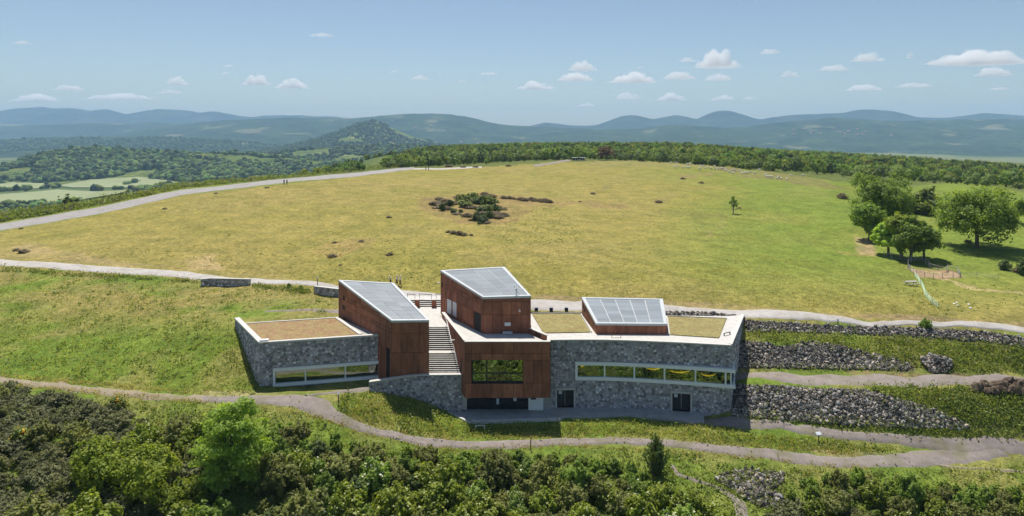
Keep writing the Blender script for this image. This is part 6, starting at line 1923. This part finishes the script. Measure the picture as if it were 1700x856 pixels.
# ------------------------------------------------------------------ lamps, posts and signs
def bollard(px, py, label, h=1.0, head=True, group=None):
    q = Gp(px, py); t = empty('path_light' if head else 'marker_post', q); tag(t, label, 'path light' if head else 'post', group)
    mb = MB(); mb.tube([(0, 0, -.15), (0, 0, h)], [.06, .055], 7); mb.build('pole', m_blacksteel if head else m_bark, t)
    if head:
        mb = MB(); mb.tube([(0, 0, h + .002), (0, 0, h + .05), (0, 0, h + .22)], [.07, .11, .13], 8); mb.build('lamp_head', m_whitepaint, t)
        mb = MB(); mb.tube([(0, 0, h + .223), (0, 0, h + .27)], [.16, .14], 8); mb.build('cap', m_steel, t)
    return t
bollard(562, 669, 'low path light with white head at the bend below the left stone wing', .85)
bollard(527, 476, 'slim path light by the road at the end of the low wall', 1.3)
bollard(1691, 572, 'path light with white head at the far right of the rubble bank', 1.0)
bollard(1391, 539.5, 'small path light standing at the road edge above the rubble bank', .55)
bollard(1339, 537.5, 'short dark post at the road edge nearest the right stone wing', .45, False)
bollard(1521, 547, 'short dark post at the road edge beside the green shrub', .5, False)
bollard(881, 747, 'thin wooden post on the lower edge of the path below the entrance', 1.15, False)
q = Gp(1359, 734); t = empty('info_sign', q, .2); tag(t, 'small pale information panel on a post in the grass between the two paths', 'sign')
mb = MB(); mb.tube([(0, 0, -.15), (0, 0, .85)], [.045, .045], 6); mb.build('pole', m_blacksteel, t)
mb = MB(); mb.prism([(-.30, -.14), (.30, -.14), (.30, .16), (-.30, .16)], [.85, .85, 1.05, 1.05], [.89, .89, 1.09, 1.09]); mb.build('panel', m_bluish, t)
q = Gp(1122, 858); t = empty('signpost', q, .1); tag(t, 'wooden signpost with an orange-yellow arrow board beside the lower right bushes', 'signpost')
hsp = (858 - 826) * q[1] / F
mb = MB(); mb.tube([(0, 0, -.3), (0, 0, hsp)], [.055, .05], 7); mb.build('pole', m_wood, t)
m_orange = mat('orange_board', (.55, .26, .04), (.66, .34, .06), 6, .7, world=False)
mb = MB(); pts = [(-.18, hsp - .30), (.42, hsp - .30), (.58, hsp - .17), (.42, hsp - .04), (-.18, hsp - .04)]
i = len(mb.v)
mb.v += [(x, -.065, z) for x, z in pts] + [(x, -.095, z) for x, z in pts]; mb.t += [(1, 1, 1)] * 10
mb.f += [tuple(range(4, -1, -1)), tuple(range(5, 10))] + [(k, (k + 1) % 5, 5 + (k + 1) % 5, 5 + k) for k in range(5)]
mb.build('arrow_board', m_orange, t)
for px, w in ((891, 'left'), (916, 'middle'), (941.5, 'right')):
    x, y, z = Wz(px, 519.2, 8.15); y += 1.3; z = max(float(T(x, y)), 8.1)
    t = empty('light_block', (x, y, z)); tag(t, 'small dark square light block on the kerb behind the roof garden, %s one of three' % w, 'light block', 'light blocks by the road')
    mb = MB(); mb.box((0, 0, .24), (.48, .48, .48)); mb.build('body', m_blacksteel, t)
    mb = MB(); mb.box((0, -.245, .26), (.34, .012, .30)); mb.build('lens', m_inside, t)
    mb = MB(); mb.box((0, 0, .50), (.54, .54, .035)); mb.build('cap', m_steel, t)
# weather station on the roof of the middle block
x, y, z = Wz(858, 491, 12.75)
t = empty('weather_station', (x, y + .6, 12.75)); tag(t, 'small white weather station on the roof edge of the middle steel block', 'weather station')
mb = MB(); mb.tube([(0, 0, 0), (0, 0, 1.15)], [.035, .03], 6); mb.build('mast', m_steel, t)
for a in (0, 2.1, 4.2):
    mb = MB(); mb.tube([(.34 * math.cos(a), .34 * math.sin(a), 0), (0, 0, .55)], [.022, .022], 5); mb.build('leg', m_steel, t)
mb = MB(); mb.tube([(-.3, 0, .95), (.3, 0, .95)], [.022, .022], 5); mb.build('arm', m_steel, t)
for s in (-1, 1):
    mb = MB(); mb.tube([(s * .3, 0, .93), (s * .3, 0, 1.0), (s * .3, 0, 1.12)], [.07, .09, .05], 7); mb.build('sensor', m_whitepaint, t)
mb = MB(); mb.tube([(-.12, 0, .5), (-.12, 0, .62), (-.12, 0, .78)], [.08, .10, .08], 7); mb.build('sensor', m_whitepaint, t)
# low roof benches
for px, py, lab, rz in ((1023, 560, 'thin dark low bench on the walkway of the right wing roof', 0.02), (1207, 556, 'dark low bench at the right end of the right wing roof', .6)):
    x, y, z = Wz(px, py, 8.06)
    t = empty('roof_bench', (x, y, 8.06), rz); tag(t, lab, 'bench')
    mb = MB(); mb.box((0, 0, .30), (1.2, .16, .04)); mb.build('seat', m_blacksteel, t)
    for s in (-.55, .55):
        mb = MB(); mb.box((s, 0, .137), (.04, .14, .272)); mb.build('leg', m_blacksteel, t)

# ------------------------------------------------------------------ far villages
m_hwall = mat('house_wall', (.50, .44, .38), (.62, .56, .50), .02, .9, orand=.18)
m_hroof = mat('house_roof', (.30, .15, .10), (.40, .21, .15), .02, .9, orand=.2)
hb = MB(); hb.box((0, 0, 2.6), (16, 10, 6.2)); me_w = hb.mesh('wall', m_hwall)
hb = MB()
i = 0
hb.v += [(-8.6, -5.6, 5.5), (8.6, -5.6, 5.5), (8.6, 5.6, 5.5), (-8.6, 5.6, 5.5), (-8.6, 0, 9.2), (8.6, 0, 9.2)]; hb.t += [(1, 1, 1)] * 6
hb.f += [(0, 1, 5, 4), (2, 3, 4, 5), (1, 2, 5), (3, 0, 4), (3, 2, 1, 0)]
me_r = hb.mesh('roof', m_hroof)
def hill_hit(label, px, py):
    hx, hy, hz = HILLS[label]
    qx_, qy_ = 850 + F * hx / hy, HY + F * (H - hz) / hy
    j = np.argmin((qx_ - px) ** 2 + (qy_ - py) ** 2)
    return hx.ravel()[j], hy.ravel()[j], hz.ravel()[j]
vil = [('broad blue hillside with a village below the domes', 'pale house with reddish roof in the hillside village below the domes', 'houses of the hillside village',
        [(1313,216),(1316,222),(1350,218),(1354,219),(1360,222),(1366,219),(1371,217),(1376,220),(1380,215),(1383,218),(1388,216),(1392,219),(1396,222),(1370,225),(1378,228),(1385,224),(1390,226),(1399,227),(1400,215),(1408,219),(1414,223),(1420,224),(1427,219),(1429,223),(1433,220),(1445,220),(1447,222),(1475,224),(1479,226),(1482,229),(1486,226),(1424,216),(1341,221),(1336,215)], 1.2),
       ('long blue wooded plateau behind the cone hill', 'lone pale house high on the blue plateau slope', 'lone houses on the plateau slope', [(688,211),(690,213)], 1.3),
       ('long blue wooded plateau behind the cone hill', 'tiny pale house in the valley town right of the cone hill', 'houses of the valley town', [(765,236),(775,233),(790,238),(800,240),(812,241),(822,243),(835,240),(846,243),(858,241),(870,243),(880,240),(783,242),(808,236),(828,236)], 1.1)]
for hl, lab, grp, pts, s in vil:
    for px, py in pts:
        x, y, z = hill_hit(hl, px, py)
        o = empty('far_house', (x + random.uniform(-15, 15), y - 12, z), random.uniform(-.6, .6)); o.scale = (s,) * 3
        tag(o, lab, 'house', grp)
        obj('wall', me_w, o); obj('roof', me_r, o)
# ------------------------------------------------------------------ clouds
m_cloud = bpy.data.materials.new('cloud_vapour')
m_cloud.use_nodes = True
N, L = m_cloud.node_tree.nodes, m_cloud.node_tree.links
N.remove(N['Principled BSDF'])
pv = N.new('ShaderNodeVolumePrincipled')
pv.inputs['Color'].default_value = (1, .99, .98, 1)
pv.inputs['Density'].default_value = .0042
pv.inputs['Anisotropy'].default_value = .2
L.new(pv.outputs[0], N['Material Output'].inputs['Volume'])
def cloud(k, px, py, wpx, hpx, label):
    alt = 1550.0
    Y = (alt - H) * F / (HY - (py + hpx / 2))
    w, h = wpx * Y / F, hpx * Y / F
    d = min(w * .7, 1300)
    r = np.random.default_rng(900 + k)
    nx, ny = 72, 30
    U, V_ = np.meshgrid(np.linspace(-1, 1, nx), np.linspace(-1, 1, ny))
    X = U * np.sqrt(np.maximum(1 - V_ ** 2 / 2, 0)) ; Yv = V_ * np.sqrt(np.maximum(1 - U ** 2 / 2, 0))   # square to disc
    rad = np.hypot(X, Yv)
    top = np.zeros(X.shape)
    asp = max(1.0, w / max(d, 1))
    nl = int(14 + 5 * min(6, w / h))
    for _ in range(nl):
        cx_, cy_ = r.uniform(-.86, .86), r.uniform(-.75, .75)
        env = max(.12, 1 - abs(cx_) ** 1.6 - .35 * cy_ ** 2) * r.uniform(.45, 1.0)
        rl = r.uniform(.07, .24) * (1.2 - abs(cx_) * .6)
        q = 1 - ((X - cx_) / rl) ** 2 - ((Yv - cy_) / (rl * 1.7)) ** 2
        top = np.maximum(top, np.where(q > 0, env * (.35 + .65 * np.sqrt(np.maximum(q, 0))), 0))
    edge_n = .72 + .5 * (fbm(X * 5 + 31 * k, Yv * 3 + k, 3, 950 + k) - .5)
    fade = sstep(1.0, .55, rad / (.62 + .38 * edge_n / .72))
    top = (top * .85 + .22 * fbm(X * 9 + k, Yv * 6, 3, 970 + k)) * fade
    bot = -.10 * fade * fbm(X * 6 + 3 * k, Yv * 4, 3, 990 + k)
    top[[0, -1], :] = 0; top[:, [0, -1]] = 0; bot[[0, -1], :] = -1e-3; bot[:, [0, -1]] = -1e-3
    top = top / top.max()
    n = nx * ny
    vt = np.stack([X * w / 2, Yv * d / 2, top * h], -1).reshape(-1, 3); vb = np.stack([X * w / 2, Yv * d / 2, bot * h], -1).reshape(-1, 3)
    I = np.arange(n).reshape(ny, nx)
    ft = np.stack([I[:-1, :-1], I[:-1, 1:], I[1:, 1:], I[1:, :-1]], -1).reshape(-1, 4)
    rim = np.concatenate([I[0, :-1], I[:-1, -1], I[-1, :0:-1], I[:0:-1, 0]])
    rn = np.roll(rim, -1)
    side = np.stack([rim, rim + n, rn + n, rn], -1)
    me = mesh_np('cloud', np.concatenate([vt, vb]), np.concatenate([ft, ft[:, ::-1] + n, side]), m_cloud, None, True)
    o = obj('cloud', me, None, ((px - 850) * Y / F, Y, alt))
    tag(o, label, 'cloud')
CL = [(35,69,36,6,'thin lone cloud wisp high at the far left of the sky'),(294,132,44,15,'small puffy cloud left of centre above the pale mountains'),(379,108,22,5,'tiny cloud above the left cloud pair'),(374,121,20,6,'tiny cloud just under the highest tiny one on the left'),
      (425,131,56,17,'rounded cloud, left one of the pair above the flat ridge'),(485,137,66,17,'wide cloud, right one of the pair above the flat ridge'),(114,144,56,9,'thin flat cloud above the pale mountain range'),(58,161,96,14,'hazy long cloud resting over the left mountains'),(200,159,140,11,'long hazy cloud streak over the left mountains'),
      (282,151,46,7,'thin faint cloud left of the cloud pair'),(533,57,50,5,'faint wisp high above the middle of the sky'),(655,117,18,5,'tiny cloud speck left of the small middle cloud'),(697,127,38,8,'small cloud above the blue plateau'),(730,121,12,5,'tiny speck right of the small middle cloud'),(811,121,38,4,'thin short streak in the middle of the sky'),(766,133,20,5,'tiny low speck above the plateau'),
      (968,107,58,18,'rounded cloud on top of the cluster right of centre'),(955,126,70,14,'flat cloud at the left of the cluster right of centre'),(1052,127,92,18,'broad bumpy cloud in the cluster right of centre'),(890,140,74,14,'low wide cloud left of the cluster'),(1062,110,16,6,'tiny puff above the cluster'),(1190,94,80,28,'tall bumpy cloud, biggest one right of centre'),(1142,97,36,9,'small cloud touching the left of the tall bumpy one'),
      (1190,107,92,9,'flat base cloud under the tall bumpy one'),(1128,124,64,12,'cloud below left of the tall bumpy one'),(1192,126,54,13,'cloud straight below the tall bumpy one'),(1278,84,42,9,'short cloud right of the tall bumpy one'),(1312,121,38,11,'small round cloud alone under the short one'),(1385,111,58,10,'flat cloud between the round one and the oval one'),
      (1440,93,62,15,'oval white cloud upper right'),(1511,89,18,14,'little upright puff left of the long cloud'),(1625,92,190,26,'very long bumpy cloud reaching the right edge'),(1650,117,70,15,'cloud underneath the long one at the right edge'),(1435,144,70,11,'low flat cloud above the long dome at the right'),(1517,140,70,7,'thin low cloud right of the low flat one'),(1660,146,40,5,'faint thin cloud low at the right edge'),
      (1042,157,50,13,'hazy cloud low above the domes, left one'),(1115,159,56,14,'hazy cloud low above the domes, right one'),(1200,161,48,10,'hazy cloud low above the highest dome'),(1244,162,34,5,'faint streak right of the highest dome'),(975,173,40,7,'faintest cloud near the horizon right of centre')]
for k, c in enumerate(CL): cloud(k, *c)

# ------------------------------------------------------------------ the air
m_haze = bpy.data.materials.new('haze_air')
m_haze.use_nodes = True
N, L = m_haze.node_tree.nodes, m_haze.node_tree.links
N.remove(N['Principled BSDF'])
pv = N.new('ShaderNodeVolumePrincipled')
pv.inputs['Color'].default_value = (.44, .69, 1.0, 1)
pv.inputs['Density'].default_value = 1.0e-4
pv.inputs['Anisotropy'].default_value = 0.0
L.new(pv.outputs[0], N['Material Output'].inputs['Volume'])
zlo = float(min(gz.min(), min(h[2].min() for h in HILLS.values()))) - 1.0
ztop = float(max(h[2].max() for h in HILLS.values())) + 25
mb = MB(); mb.prism([(-9700, -2900), (9700, -2900), (9700, 11000), (-9700, 11000)], zlo, ztop)
tag(mb.build('haze', m_haze), 'thin blue summer haze over the whole landscape', None, None, 'stuff')
print('haze', zlo, ztop)
